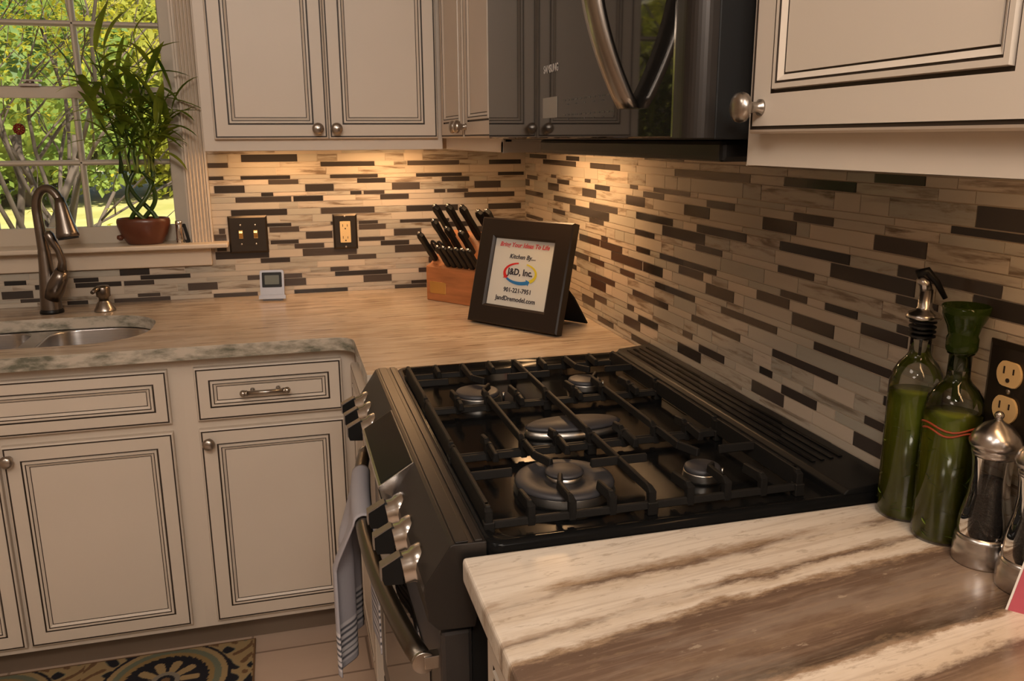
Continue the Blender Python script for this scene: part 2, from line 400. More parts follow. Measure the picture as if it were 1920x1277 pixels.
class MB:
    def __init__(s):
        s.v = []; s.f = []; s.mi = []; s.sm = []; s.attr = None
    def add(s, vs, fs, mi=0, sm=False):
        n = len(s.v)
        s.v += [tuple(v) for v in vs]
        for i, f in enumerate(fs):
            s.f.append([n + k for k in f]); s.mi.append(mi[i] if isinstance(mi, list) else mi); s.sm.append(sm)
        return n
    def box(s, x0, x1, y0, y1, z0, z1, mi=0, mtx=None):
        x0, x1 = sorted((x0, x1)); y0, y1 = sorted((y0, y1)); z0, z1 = sorted((z0, z1))
        vs = [Vector((x, y, z)) for z in (z0, z1) for y in (y0, y1) for x in (x0, x1)]
        if mtx is not None: vs = [mtx @ v for v in vs]
        s.add(vs, [(0, 2, 3, 1), (4, 5, 7, 6), (0, 1, 5, 4), (2, 6, 7, 3), (0, 4, 6, 2), (1, 3, 7, 5)], mi)
        return s
    def lathe(s, prof, c=(0, 0, 0), axis=(0, 0, 1), n=24, mi=0, sm=True, sx=1, sy=1, cap=True):
        """prof: (radius, height) list"""
        q = Vector(axis).normalized().to_track_quat('Z', 'Y').to_matrix()
        c = Vector(c); vs = []; fs = []
        for r, h in prof:
            for k in range(n):
                a = 2 * pi * k / n
                vs.append(c + q @ Vector((r * cos(a) * sx, r * sin(a) * sy, h)))
        m = len(prof)
        for i in range(m - 1):
            for k in range(n):
                a, b = i * n + k, i * n + (k + 1) % n
                fs.append((a, b, b + n, a + n))
        s.add(vs, fs, mi, sm)
        if cap:
            for i, rev in ((0, True), (m - 1, False)):
                if prof[i][0] > 1e-5:
                    ring = [vs[i * n + k] for k in range(n)]
                    if rev: ring = ring[::-1]
                    s.add(ring, [tuple(range(n))], mi, False)
        return s
    def cyl(s, a, b, r, n=20, mi=0, r2=None, sm=True):
        a, b = Vector(a), Vector(b)
        return s.lathe([(r, 0), (r2 if r2 is not None else r, (b - a).length)], a, b - a, n, mi, sm)
    def tube(s, path, rad_, n=10, mi=0, sx=1.0, up=None, cap=True):
        path = [Vector(p) for p in path]
        if not isinstance(rad_, (list, tuple)): rad_ = [rad_] * len(path)
        rings = []; prev = None
        for i, p in enumerate(path):
            d = (path[min(i + 1, len(path) - 1)] - path[max(i - 1, 0)]).normalized()
            if prev is None:
                u = Vector(up) if up else (Vector((0, 0, 1)) if abs(d.z) < .9 else Vector((1, 0, 0)))
                u = (u - d * u.dot(d)).normalized()
            else:
                u = (prev - d * prev.dot(d)).normalized()
            prev = u; w = d.cross(u)
            rings.append([p + (u * cos(2 * pi * k / n) + w * sin(2 * pi * k / n) * sx) * rad_[i] for k in range(n)])
        vs = [v for r in rings for v in r]; fs = []
        for i in range(len(path) - 1):
            for k in range(n):
                a, b = i * n + k, i * n + (k + 1) % n
                fs.append((a, b, b + n, a + n))
        s.add(vs, fs, mi, True)
        if cap:
            s.add(rings[0][::-1], [tuple(range(n))], mi); s.add(rings[-1], [tuple(range(n))], mi)
        return s
    def prism(s, poly, h0, h1, plane='xy', mi=0, holes=(), sm=False, mtx=None):
        """poly extruded; plane xy -> z, xz -> y, yz -> x"""
        def P(p, h):
            v = {'xy': Vector((p[0], p[1], h)), 'xz': Vector((p[0], h, p[1])), 'yz': Vector((h, p[0], p[1]))}[plane]
            return mtx @ v if mtx is not None else v
        loops = [list(poly)] + [list(h) for h in holes]
        tri = tessellate_polygon([[Vector((p[0], p[1], 0)) for p in l] for l in loops])
        flat = [p for l in loops for p in l]
        nn = len(flat)
        vs = [P(p, h0) for p in flat] + [P(p, h1) for p in flat]
        fs = [tuple(t) for t in tri] + [tuple(nn + k for k in reversed(t)) for t in tri]
        o = 0
        for l in loops:
            k = len(l)
            for i in range(k):
                a, b = o + i, o + (i + 1) % k
                fs.append((a, b, b + nn, a + nn))
            o += k
        s.add(vs, fs, mi, sm)
        return s
    def sphere(s, c, r, n=16, mi=0, sx=1, sy=1, sz=1):
        pr = [(max(1e-6, r * sin(pi * i / (n // 2))), -r * cos(pi * i / (n // 2)) * sz) for i in range(n // 2 + 1)]
        return s.lathe(pr, c, (0, 0, 1), n, mi, True, sx, sy, False)
    def build(s, name, mats, parent=None, bevel=0, seg=2, local=False, subsurf=0, solid=0, weld=False):
        me = bpy.data.meshes.new(name)
        vs = s.v
        if parent is not None and not local:
            off = Vector(rootof(parent).location)
            vs = [Vector(v) - off for v in vs]
        me.from_pydata([tuple(v) for v in vs], [], s.f)
        if not isinstance(mats, (list, tuple)): mats = [mats]
        for m_ in mats: me.materials.append(M[m_] if isinstance(m_, str) else m_)
        for p, i, sm in zip(me.polygons, s.mi, s.sm):
            p.material_index = i; p.use_smooth = sm
        me.update()
        bm = bmesh.new(); bm.from_mesh(me)
        bmesh.ops.remove_doubles(bm, verts=bm.verts, dist=1e-6)
        bmesh.ops.recalc_face_normals(bm, faces=bm.faces)
        bm.to_mesh(me); bm.free()
        o = bpy.data.objects.new(name, me)
        COL.objects.link(o)
        if parent is not None: o.parent = parent
        if bevel:
            b = o.modifiers.new('bevel', 'BEVEL'); b.width = bevel; b.segments = seg; b.limit_method = 'ANGLE'; b.angle_limit = rad(40)
            b.harden_normals = False
        if solid:
            b = o.modifiers.new('solid', 'SOLIDIFY'); b.thickness = solid; b.offset = 0
        if subsurf:
            b = o.modifiers.new('sub', 'SUBSURF'); b.levels = subsurf; b.render_levels = subsurf
        return o

def struct(o, label=None):
    o['kind'] = 'structure'
    if label: o['label'] = label
    return o

def copy_tree(o, parent=None, loc=None, label=None):
    c = o.copy(); COL.objects.link(c)
    if parent is not None: c.parent = parent
    if loc is not None: c.location = loc
    if label: c['label'] = label
    for ch in list(o.children): copy_tree(ch, c)
    return c

def rrect(x0, x1, y0, y1, r, n=6):
    pts = []
    for cx, cy, a0 in ((x1 - r, y1 - r, 0), (x0 + r, y1 - r, 90), (x0 + r, y0 + r, 180), (x1 - r, y0 + r, 270)):
        for k in range(n + 1):
            a = rad(a0 + 90 * k / n); pts.append((cx + r * cos(a), cy + r * sin(a)))
    return pts

def text_obj(name, txt, size, mtx, material, parent, bold=0.0, shear=0.0, align='CENTER', ext=.0003):
    c = bpy.data.curves.new(name, 'FONT'); c.body = txt; c.size = size; c.align_x = align; c.align_y = 'CENTER'
    c.shear = shear; c.offset = bold; c.extrude = ext; c.resolution_u = 3
    o = bpy.data.objects.new(name, c); COL.objects.link(o)
    dg = bpy.context.evaluated_depsgraph_get(); dg.update()
    me = bpy.data.meshes.new_from_object(o.evaluated_get(dg))
    bpy.data.objects.remove(o); bpy.data.curves.remove(c)
    r = bpy.data.objects.new(name, me); COL.objects.link(r)
    off = Matrix.Translation(-Vector(rootof(parent).location)) if parent is not None else Matrix()
    me.transform(off @ mtx)
    me.materials.clear(); me.materials.append(M[material])
    if parent is not None: r.parent = parent
    return r

# ------------------------------------------------------------------ room dimensions
WX = .036          # face of the range wall
H = .915           # counter top
FL = .045          # floor level
CE = 2.44

# ------------------------------------------------------------------ the setting
b = MB(); b.box(-3.4, WX + .1, -4.8, .10, FL - .05, FL)
struct(b.build('floor', 'floor'))
b = MB(); b.box(-3.4, WX + .1, -4.8, .12, CE, CE + .1)
struct(b.build('ceiling', 'ceil'))
WY0, WY1 = 0.006, .12   # painted back wall (tiles stand proud of it)
OX0, OX1, OZ0, OZ1 = -1.845, -1.030, 1.078, 1.945
b = MB()
b.box(-3.4, OX0, WY0, WY1, FL, CE); b.box(OX1, WX + .1, WY0, WY1, FL, CE)
b.box(OX0, OX1, WY0, WY1, FL, OZ0); b.box(OX0, OX1, WY0, WY1, OZ1, CE)
struct(b.build('wall_back', 'wallpaint'))
b = MB(); b.box(WX + .006, WX + .1, -4.8, WY1, FL, CE); struct(b.build('wall_right', 'wallpaint'))
b = MB(); b.box(-3.4, -3.3, -4.8, WY1, FL, CE); struct(b.build('wall_left', 'wallpaint'))
b = MB(); b.box(-3.4, WX + .1, -4.9, -4.8, FL, CE); struct(b.build('wall_rear', 'wallpaint'))

# ------------------------------------------------------------------ tile backsplashes
BROWS = [1.3664, 1.353, 1.329, 1.313, 1.289, 1.2765, 1.2605, 1.237, 1.2245, 1.207, 1.186, 1.166, 1.142, 1.1305, 1.1125, 1.089, 1.0755, 1.059, 1.034, 1.0175, .9965, .9815, .9655, .941, .9285, H]
BDARK = {1: [(-.868, -.700)], 2: [(-.966, -.906), (-.632, -.463), (-.360, -.189), (-.09, .02)], 4: [(-.972, -.922), (-.874, -.725), (-.605, -.454), (-.333, -.181), (-.06, .03)],
 5: [(-.793, -.701), (-.522, -.430), (-.249, -.156)], 6: [(-.953, -.863), (-.683, -.594), (-.412, -.320), (-.14, -.05)], 7: [(-.817, -.779), (-.545, -.508), (-.503, -.435), (-.275, -.237), (-.232, -.161)],
 8: [(-.894, -.726), (-.721, -.629), (-.451, -.357), (-.175, -.003)], 10: [(-.910, -.741), (-.639, -.469), (-.368, -.196), (-.094, .02)], 12: [(-.870, -.731), (-.611, -.528), (-.523, -.460), (-.390, -.226)],
 13: [(-.95, -.93), (-.800, -.708), (-.523, -.435), (-.25, -.16)], 14: [(-.968, -.928), (-.690, -.606), (-.411, -.320), (-.14, -.05)], 15: [(-.84, -.803), (-.799, -.712), (-.556, -.530), (-.525, -.440)],
 16: [(-.96, -.93), (-.727, -.634), (-.455, -.361)], 17: [(-.971, -.805), (-.703, -.532), (-.41, -.25)], 18: [(-.833, -.742), (-.562, -.470)], 19: [(-1.245, -1.159), (-.30, -.21)],
 20: [(-1.56, -1.50), (-1.374, -1.304), (-1.188, -1.043), (-.62, -.56)], 21: [(-1.48, -1.43), (-1.371, -1.242), (-1.236, -1.149), (-.877, -.708), (-.606, -.436), (-.334, -.2)], 22: [(-1.571, -1.486), (-1.055, -.966), (-.790, -.697), (-.516, -.423), (-.24, -.15)],
 23: [(-1.524, -1.463), (-1.201, -1.135), (-.36, -.29)], 24: [(-1.399, -1.340), (-1.269, -1.107), (-.982, -.848), (-.737, -.567), (-.415, -.308)]}
RROWS = [1.3664, 1.3475, 1.3335, 1.3175, 1.2905, 1.2795, 1.2650, 1.2420, 1.2300, 1.2130, 1.1900, 1.1765, 1.1510, 1.1380, 1.1200, 1.0975, 1.0855, 1.0710, 1.0465, 1.0315, 1.0065, .9925, .9755, .9525, .9385, .9235, H]
RDARK = {0: [(-1.160, -.964)], 1: [(-.235, -.05), (-1.836, -1.739), (-.53, -.42)], 2: [(-1.417, -1.120), (-1.702, -1.521), (-.823, -.617), (-.505, -.197)], 3: [(-2.08, -1.924)],
 4: [(-1.193, -1.02), (-.933, -.887), (-.622, -.578), (-.33, -.28), (-2.12, -1.887)], 5: [(-1.369, -1.264), (-1.657, -1.554), (-1.073, -.965), (-.760, -.654), (-.45, -.34), (-.14, -.02)],
 6: [(-1.564, -1.465), (-1.277, -1.170), (-1.851, -1.750), (-.974, -.866), (-.665, -.559), (-.355, -.250), (-.05, 0)], 8: [(-1.702, -1.521), (-1.416, -1.228), (-1.975, -1.802), (-1.120, -.928), (-.814, -.616), (-.505, -.309), (-.2, 0)],
 9: [(-1.838, -1.659), (-1.263, -1.071), (-2.12, -1.934), (-.759, -.456)], 10: [(-1.881, -1.804), (-1.333, -1.227), (-1.031, -.924), (-.723, -.618), (-.415, -.301), (-1.62, -1.52), (-2.17, -2.07)],
 12: [(-1.730, -1.653), (-1.607, -1.532), (-1.873, -1.812), (-1.315, -1.062), (-1.011, -.934), (-.752, -.707), (-.2, -.01)], 13: [(-1.835, -1.739), (-1.263, -1.157), (-.849, -.702), (-.697, -.540), (-1.56, -1.46)],
 14: [(-1.384, -1.277), (-1.080, -.976), (-.971, -.779), (-1.68, -1.57), (-.48, -.3)], 16: [(-1.810, -1.633), (-1.233, -1.043), (-.732, -.629), (-.617, -.485), (-1.53, -1.34), (-.93, -.84)],
 18: [(-1.699, -1.520), (-1.844, -1.800), (-1.414, -1.223), (-1.113, -.920), (-.808, -.614), (-.52, -.32)], 19: [(-.747, -.638)], 20: [(-1.806, -1.765), (-1.525, -1.484), (-1.230, -1.187), (-.93, -.89)],
 21: [(-1.653, -1.554), (-1.362, -1.259), (-1.066, -.957), (-.755, -.659), (-1.95, -1.85)], 22: [(-1.851, -1.745), (-1.564, -1.462), (-1.270, -1.166), (-.97, -.87), (-.67, -.57)],
 24: [(-1.93, -1.796), (-1.696, -1.515), (-1.409, -1.216), (-1.11, -.92), (-.805, -.693)]}

def backsplash(name, rows, dark, wall, lo, hi, clip=None):
    rnd = random.Random(11 if wall == 'B' else 23)
    b = MB(); tints = []
    g = .0009
    def tile(u0, u1, z1, z0, isdark):
        if u1 - u0 < .004: return
        d = .0065
        if wall == 'B':
            base, fr = .0055, -.001
            vs = [(u, y, z) for y in (base, fr) for z in (z0 + g, z1 - g) for u in (u0 + g, u1 - g)]
        else:
            base, fr = WX + .0055, WX - .001
            vs = [(x, u, z) for x in (base, fr) for z in (z0 + g, z1 - g) for u in (u0 + g, u1 - g)]
        b.add(vs, [(4, 5, 7, 6), (0, 4, 6, 2), (1, 3, 7, 5), (2, 6, 7, 3), (0, 1, 5, 4)], 2 if isdark else 1)
        t = (rnd.random(), rnd.random(), rnd.random(), 1)
        tints.extend([t] * 5)
    rowclips = []
    for i in range(len(rows) - 1):
        z1, z0 = rows[i], rows[i + 1]
        L = clip(z1, z0) if clip else lo
        ds = sorted(dark.get(i, []))
        u = L - rnd.random() * .1
        spans = []
        cur = L
        def fill(a, c):
            while a < c - 1e-6:
                w = rnd.choice((.06, .1, .15, .15, .2))
                e = a + w
                if c - e < .03: e = c
                tile(a, min(e, c), z1, z0, False); a = min(e, c)
        for d0, d1 in ds:
            d0, d1 = max(d0, L), min(d1, hi)
            if d1 <= d0: continue
            fill(cur, d0); tile(d0, d1, z1, z0, True); cur = d1
        fill(cur, hi)
    nt_ = len(b.f)
    # grout bed
    if wall == 'B':
        b.box(lo, hi, .0005, .0058, H, 1.020, 0); b.box(-.966, hi, .0005, .0058, 1.020, rows[0], 0)
    else:
        b.box(WX + .0005, WX + .0058, lo, hi, H, rows[0], 0)
    # build without merging so the tint attribute keeps its order
    me = bpy.data.meshes.new(name)
    me.from_pydata(b.v, [], b.f)
    for m_ in ('grout', 'tile', 'tiledark'): me.materials.append(M[m_])
    for p, k in zip(me.polygons, b.mi): p.material_index = k
    at = me.attributes.new('tint', 'FLOAT_COLOR', 'FACE')
    for k in range(len(me.polygons)): at.data[k].color = tints[k] if k < nt_ else (0, 0, 0, 1)
    o = bpy.data.objects.new(name, me); COL.objects.link(o)
    return o
o = backsplash('trim_1', BROWS, BDARK, 'B', -2.6, WX, clip=lambda z1, z0: -.966 if z1 > 1.0180 else -2.6)
struct(o, 'mosaic strip tile backsplash under the wall cabinets and window')
o = backsplash('trim_2', RROWS, RDARK, 'R', -3.4, 0.0)
struct(o, 'mosaic strip tile backsplash behind the black range')

# ------------------------------------------------------------------ cabinet doors
PROF = [(0, .0045, 0), (.0015, .0015, 0), (.0055, 0, 0), (.0056, -.0005, 1), (.0082, -.0005, 0), (.009, 0, 0)]
def panel_front(b, u0, u1, z0, z1, face, axis, sgn, fr=.044, edge=.006):
    """face-frame style raised panel front. axis 'y': plane y=face looking towards sgn; u is x. axis 'x': u is y.
    u0,u1,z0,z1 = the outer glaze line."""
    u0 -= edge; u1 += edge; z0 -= edge; z1 += edge
    rings = [(0, -.020, 0), (0, -.0035, 0), (.002, -.001, 0), (edge - .0018, 0, 1), (edge - .0017, -.0014, 1), (edge + .0017, -.0014, 1), (edge + .0018, 0, 0),
             (fr + edge - .0065, 0, 1), (fr + edge - .0063, -.0030, 1), (fr + edge - .0028, -.0030, 0), (fr + edge - .002, .0018, 0), (fr + edge + .003, .0018, 1), (fr + edge + .0032, .0002, 1), (fr + edge + .0052, .0002, 0),
             (fr + edge + .0054, .001, 0), (fr + edge + .011, -.003, 1), (fr + edge + .0112, -.0042, 1), (fr + edge + .0128, -.0042, 0), (fr + edge + .013, -.003, 0)]
    loops = []
    for ins, dep, _ in rings:
        a, c, d, e = u0 + ins, u1 - ins, z0 + ins, z1 - ins
        p = face + sgn * dep
        if axis == 'y': loops.append([(a, p, d), (c, p, d), (c, p, e), (a, p, e)])
        else: loops.append([(p, a, d), (p, c, d), (p, c, e), (p, a, e)])
    for i in range(len(loops) - 1):
        vs = loops[i] + loops[i + 1]
        b.add(vs, [(k, (k + 1) % 4, 4 + (k + 1) % 4, 4 + k) for k in range(4)], rings[i][2])
    b.add(loops[-1], [(0, 1, 2, 3)], 0)
    b.add(loops[0], [(3, 2, 1, 0)], 0)

def round_knob(parent, c, d, s=1.0, name='knob'):
    b = MB()
    b.lathe([(.0001, 0), (.0085, 0), (.0085, .002), (.006, .004), (.0055, .011), (.008, .015), (.0145, .019), (.0158, .0235), (.0145, .028), (.009, .0315), (.0001, .0325)], c, d, 28)
    for i, v in enumerate(b.v):
        pass
    o = b.build(name, 'nickel', parent)
    return o

PB = ['paint', 'glaze']
YF = -.605; YD = -.6249          # base cabinets: face and door front
# --- sink base cabinet
def base_carcass(parent, x0, x1, zb=.137, zt=.882, side_open=False):
    b = MB()
    b.box(x0, x1, YF, -.02, zb, zt)
    o = b.build('body', 'paint', parent)
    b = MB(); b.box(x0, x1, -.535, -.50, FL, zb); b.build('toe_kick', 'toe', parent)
    return o
t = thing('sink_cabinet', 'cream glazed sink cabinet with two doors below the double bowl sink', 'cabinet', (-1.44, -.60, FL))
# body is only walls, the sink hangs inside
b = MB()
SX0, SX1 = -1.86, -1.0240
b.box(SX0, SX1, YF, YF + .02, .137, .882); b.box(SX0, SX0 + .018, YF + .02, -.02, .137, .882); b.box(SX1 - .018, SX1, YF + .02, -.02, .137, .882); b.box(SX0 + .018, SX1 - .018, YF + .02, -.02, .137, .155)
b.build('body', 'paint', t)
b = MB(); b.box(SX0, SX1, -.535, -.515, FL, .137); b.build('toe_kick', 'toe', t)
for nm, (a, c), (z0, z1), kx in (('door', (-1.431, -1.0604), (.1649, .6858), -1.4215), ('door', (-1.823, -1.4525), (.1649, .6858), -1.462)):
    b = MB(); panel_front(b, a, c, z0, z1, YD, 'y', -1, .038)
    d = b.build(nm, PB, t); d['label'] = 'cream raised panel door with dark glaze lines'
    round_knob(d, (kx, YD, .662), (0, -1, 0))
b = MB(); panel_front(b, -1.823, -1.0604, .7205, .8458, YD, 'y', -1, .033); b.build('false_drawer_front', PB, t)
# --- drawer base cabinet
t = thing('base_cabinet', 'cream glazed base cabinet with one drawer and a door left of the range', 'cabinet', (-.83, -.60, FL))
DX0, DX1 = -1.0240, -.600
base_carcass(t, DX0, DX1)
b = MB(); panel_front(b, -.9877, -.6421, .1649, .6858, YD, 'y', -1, .040); d = b.build('door', PB, t)
round_knob(d, (-.9715, YD, .660), (0, -1, 0))
b = MB(); panel_front(b, -.9877, -.6421, .7205, .8458, YD, 'y', -1, .033); d = b.build('drawer_front', PB, t)
b = MB()
y = YD - .027; hz = .7862
b.cyl((-.874, y, hz), (-.780, y, hz), .0056, 20)
for x in (-.8795, -.7745): b.sphere((x, y, hz), .0088, 16)
for x in (-.8725, -.7815): b.cyl((x - .003, y, hz), (x + .003, y, hz), .0075, 16)
for x in (-.858, -.796):
    b.cyl((x, YD - .001, hz), (x, y, hz), .0036, 12); b.cyl((x, YD + .004, hz), (x, YD - .003, hz), .0058, 16)
b.build('pull_handle', 'nickel', d)
# --- corner base cabinet, side facing the room next to the range
t = thing('corner_base_cabinet', 'narrow cream corner cabinet between drawer cabinet and range', 'cabinet', (-.30, -.80, FL))
b = MB(); b.box(-.599, WX, -1.026, -.02, .137, .882); b.build('body', 'paint', t)
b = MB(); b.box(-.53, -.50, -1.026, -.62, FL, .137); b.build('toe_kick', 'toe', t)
b = MB(); panel_front(b, -1.012, -.68, .1649, .8458, -.617, 'x', -1, .04); b.build('door', PB, t)
# --- near base cabinet (this side of the range)
t = thing('base_cabinet', 'cream base cabinet under the brown veined counter nearest the camera', 'cabinet', (-.27, -2.3, FL))
b = MB(); b.box(-.540, WX, -2.9, -1.875, .137, .882); b.build('body', 'paint', t)
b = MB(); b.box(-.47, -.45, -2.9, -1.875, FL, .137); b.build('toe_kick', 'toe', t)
for a, c in ((-2.27, -1.905), (-2.67, -2.30)):
    b = MB(); panel_front(b, a, c, .1649, .6858, -.560, 'x', -1, .038); d = b.build('door', PB, t)
    round_knob(d, (-.560, c - .02 if a > -2.5 else c - .02, .655), (-1, 0, 0))
    b = MB(); panel_front(b, a, c, .7205, .8458, -.560, 'x', -1, .033); b.build('drawer_front', PB, t)

# --- wall cabinet on the back wall
UZ0, UZ1 = 1.3664, 2.16
t = thing('wall_cabinet', 'cream two-door wall cabinet right of the window', 'cabinet', (-.62, -.15, UZ0))
b = MB()
b.box(-.9456, -.300, -.306, -.002, 1.388, UZ1); b.box(-.9456, -.300, -.310, -.290, UZ0, UZ1)
b.box(-.9456, -.930, -.306, -.002, UZ0, 1.39)
b.build('body', 'paint', t, bevel=.0012, seg=1)
for a, c, kx in ((-.9109, -.6259, -.648), (-.6123, -.3220, -.598)):
    b = MB(); panel_front(b, a, c, 1.4035, 2.12, -.330, 'y', -1, .038); d = b.build('door', PB, t)
    round_knob(d, (kx, -.330, 1.4245), (0, -1, 0))
# --- corner wall cabinet on the range wall
t = thing('corner_wall_cabinet', 'cream corner wall cabinet with two narrow doors left of the microwave', 'cabinet', (-.12, -.60, UZ0))
b = MB()
b.box(-.286, WX, -.958, -.330, 1.388, UZ1); b.box(-.290, -.270, -.958, -.312, UZ0, UZ1); b.box(-.290, WX, -.958, -.940, UZ0, 1.39)
b.build('body', 'paint', t, bevel=.0012, seg=1)
for a, c, ky in ((-.636, -.352, -.622), (-.945, -.662, -.676)):
    b = MB(); panel_front(b, a, c, 1.4035, 2.12, -.310, 'x', -1, .038); d = b.build('door', PB, t)
    round_knob(d, (-.310, ky, 1.4245), (-1, 0, 0))
# --- near wall cabinet
t = thing('wall_cabinet', 'cream wall cabinet right of the microwave, nearest the camera', 'cabinet', (-.1, -2.2, UZ0))
b = MB()
b.box(-.244, WX, -2.75, -1.888, 1.392, UZ1); b.box(-.250, -.230, -2.75, -1.888, UZ0, UZ1); b.box(-.25, WX, -1.904, -1.888, UZ0, 1.395)
b.build('body', 'paint', t, bevel=.0012, seg=1)
for a, c, ky in ((-2.290, -1.921, -1.938), (-2.70, -2.31, -2.67)):
    b = MB(); panel_front(b, a, c, 1.4060, 2.12, -.268, 'x', -1, .040); d = b.build('door', PB, t)
    if a > -2.5: round_knob(d, (-.268, ky, 1.4265), (-1, 0, 0))

# --- cabinet above the microwave
t = thing('wall_cabinet', 'short cream wall cabinet above the microwave', 'cabinet', (-.1, -1.42, 1.83))
b = MB(); b.box(-.290, WX, -1.886, -.960, 1.83, UZ1); b.build('body', 'paint', t)

# ------------------------------------------------------------------ under-cabinet lights
UC = (1.0, .57, .26)
def strip(name_label, x0, x1, y0, y1, z, e, ang=None):
    t = thing('under_cabinet_light', name_label, 'light', ((x0 + x1) / 2, (y0 + y1) / 2, z), group=None)
    b = MB(); b.box(x0, x1, y0, y1, z - .010, z); b.build('housing', 'white', t, bevel=.002)
    lamp('AREA', 'under_cabinet_lamp', ((x0 + x1) / 2, (y0 + y1) / 2, z - .012), e, UC, (x1 - x0) * .95, (y1 - y0) * .9)
strip('slim warm light bar under the left end of the two-door wall cabinet', -.90, -.64, -.135, -.10, 1.388, 1.0)
strip('slim warm light bar under the right end of the two-door wall cabinet', -.56, -.32, -.135, -.10, 1.388, 1.4)
strip('slim warm light bar under the corner wall cabinet', -.13, -.095, -.90, -.45, 1.388, 3.0)
strip('slim warm light bar under the wall cabinet nearest the camera', -.10, -.065, -2.50, -2.05, 1.392, .8)

# ------------------------------------------------------------------ countertops
b = MB()
CEY, CEX = -.658, -.607
r = .05
arc = [(CEX - r + r * cos(a), CEY - r + r * sin(a)) for a in [rad(90 - 90 * k / 8) for k in range(9)]]
arc = [(CEX - r + r * sin(rad(90 * k / 8)), CEY - r + r * cos(rad(90 * k / 8))) for k in range(9)]
outer = [(-2.6, 0.0), (-2.6, CEY)] + arc + [(CEX, -1.028), (WX, -1.028), (WX, 0.0)]
def dshape(x0, x1, y0, y1, r1, r2):
    """sink opening: right side large radius r2, left side r1"""
    pts = []
    for cx, cy, a0, rr in ((x1, y1, 0, r2), (x0, y1, 90, r1), (x0, y0, 180, r1), (x1, y0, 270, r2)):
        sx = -1 if cx == x1 else 1; sy = -1 if cy == y1 else 1
        ox, oy = cx + sx * rr, cy + sy * rr
        for k in range(9):
            a = rad(a0 + 90 * k / 8); pts.append((ox + rr * cos(a), oy + rr * sin(a)))
    return pts
HC = dshape(-1.80, -1.108, -.560, -.200, .14, .15)
HR = dshape(-1.395, -1.100, -.566, -.194, .07, .15)
HL = dshape(-1.805, -1.437, -.566, -.194, .14, .07)
b.prism(outer, .882, H, 'xy', 0, [HC])
o = b.build('countertop', 'granite_far', bevel=.005, seg=3)
tag(o, 'tan streaked granite countertop around the sink and the corner', 'countertop')
b = MB()
rr = .018
b.prism([(-.5775, -1.852 - .0)] + [(-.5775, -3.1), (WX, -3.1), (WX, -1.852)], .882, H, 'xy')
o = b.build('countertop', 'granite_near', bevel=.006, seg=3)
tag(o, 'white and brown veined granite countertop nearest the camera, right of the range', 'countertop')

# ------------------------------------------------------------------ sink
t = thing('double_bowl_sink', 'stainless steel undermount double bowl sink below the window', 'sink', (-1.45, -.42, .69))
def bowl(shape, depth, nm):
    b = MB()
    cx = sum(p[0] for p in shape) / len(shape); cy = sum(p[1] for p in shape) / len(shape)
    rings = [(1.0, .8790), (.992, .874), (.985, .74), (.95, .71), (.86, .699), (.25, .695), (.12, .693)]
    vs = []; n = len(shape)
    for s_, z in rings:
        for p in shape: vs.append((cx + (p[0] - cx) * s_, cy + (p[1] - cy) * s_, z))
    fs = []
    for i in range(len(rings) - 1):
        for k in range(n):
            a, c = i * n + k, i * n + (k + 1) % n
            fs.append((a, c, c + n, a + n))
    b.add(vs, fs, 0, True)
    o = b.build(nm, 'steel', t)
    s = o.modifiers.new('solid', 'SOLIDIFY'); s.thickness = .0012
    b = MB(); b.lathe([(.045, .697), (.040, .700), (.03, .694), (.0001, .692)], (cx, cy, 0), n=24, cap=False); b.build('drain', 'chrome', o)
bowl(HR, .2, 'bowl'); bowl(HL, .2, 'bowl')
b = MB(); b.prism(dshape(-1.822, -1.083, -.583, -.177, .15, .16), .8785, .8800, 'xy', 0, [HR, HL]); b.build('rim_flange', 'steel', t)

# ------------------------------------------------------------------ window
win = None
b = MB()
# jamb lining and stool, apron, casing : structure parts of window_1
b.box(OX1 - .006, OX1, -.0, .115, OZ0 + .014, OZ1); b.box(OX0, OX0 + .006, -.0, .115, OZ0 + .014, OZ1); b.box(OX0, OX1, 0, .115, OZ1 - .006, OZ1)
wn = struct(b.build('window_1', 'trim'), 'double-hung window with white muntins over the sink')
b = MB(); b.box(-1.93, -.922, -.070, .118, 1.0785, 1.0925); o = b.build('window_sill', 'trim', wn, bevel=.004, seg=3)
b = MB(); b.box(-1.90, -.975, -.018, -.0012, 1.0205, 1.0780); b.box(-1.90, -.975, -.024, -.0012, 1.066, 1.0780); o = b.build('apron', 'trim', wn, bevel=.003)
for side in (0, 1):
    b = MB()
    xa, xb = (-1.0265, -.966) if side == 0 else (-1.909, -1.8485)
    b.box(xa, xb, -.014, -.0012, 1.0925, 2.03)
    nfl = 5; w = (xb - xa - .012) / nfl
    for k in range(nfl):
        x = xa + .006 + (k + .5) * w
        b.prism([(x - w * .40, -.014), (x - w * .25, -.019), (x, -.0205), (x + w * .25, -.019), (x + w * .40, -.014)], 1.0925, 2.03, 'xy')
    b.box(xa, xa + .005, -.021, -.014, 1.0925, 2.03); b.box(xb - .005, xb, -.021, -.014, 1.0925, 2.03)
    b.build('fluted_casing', 'trim', wn)
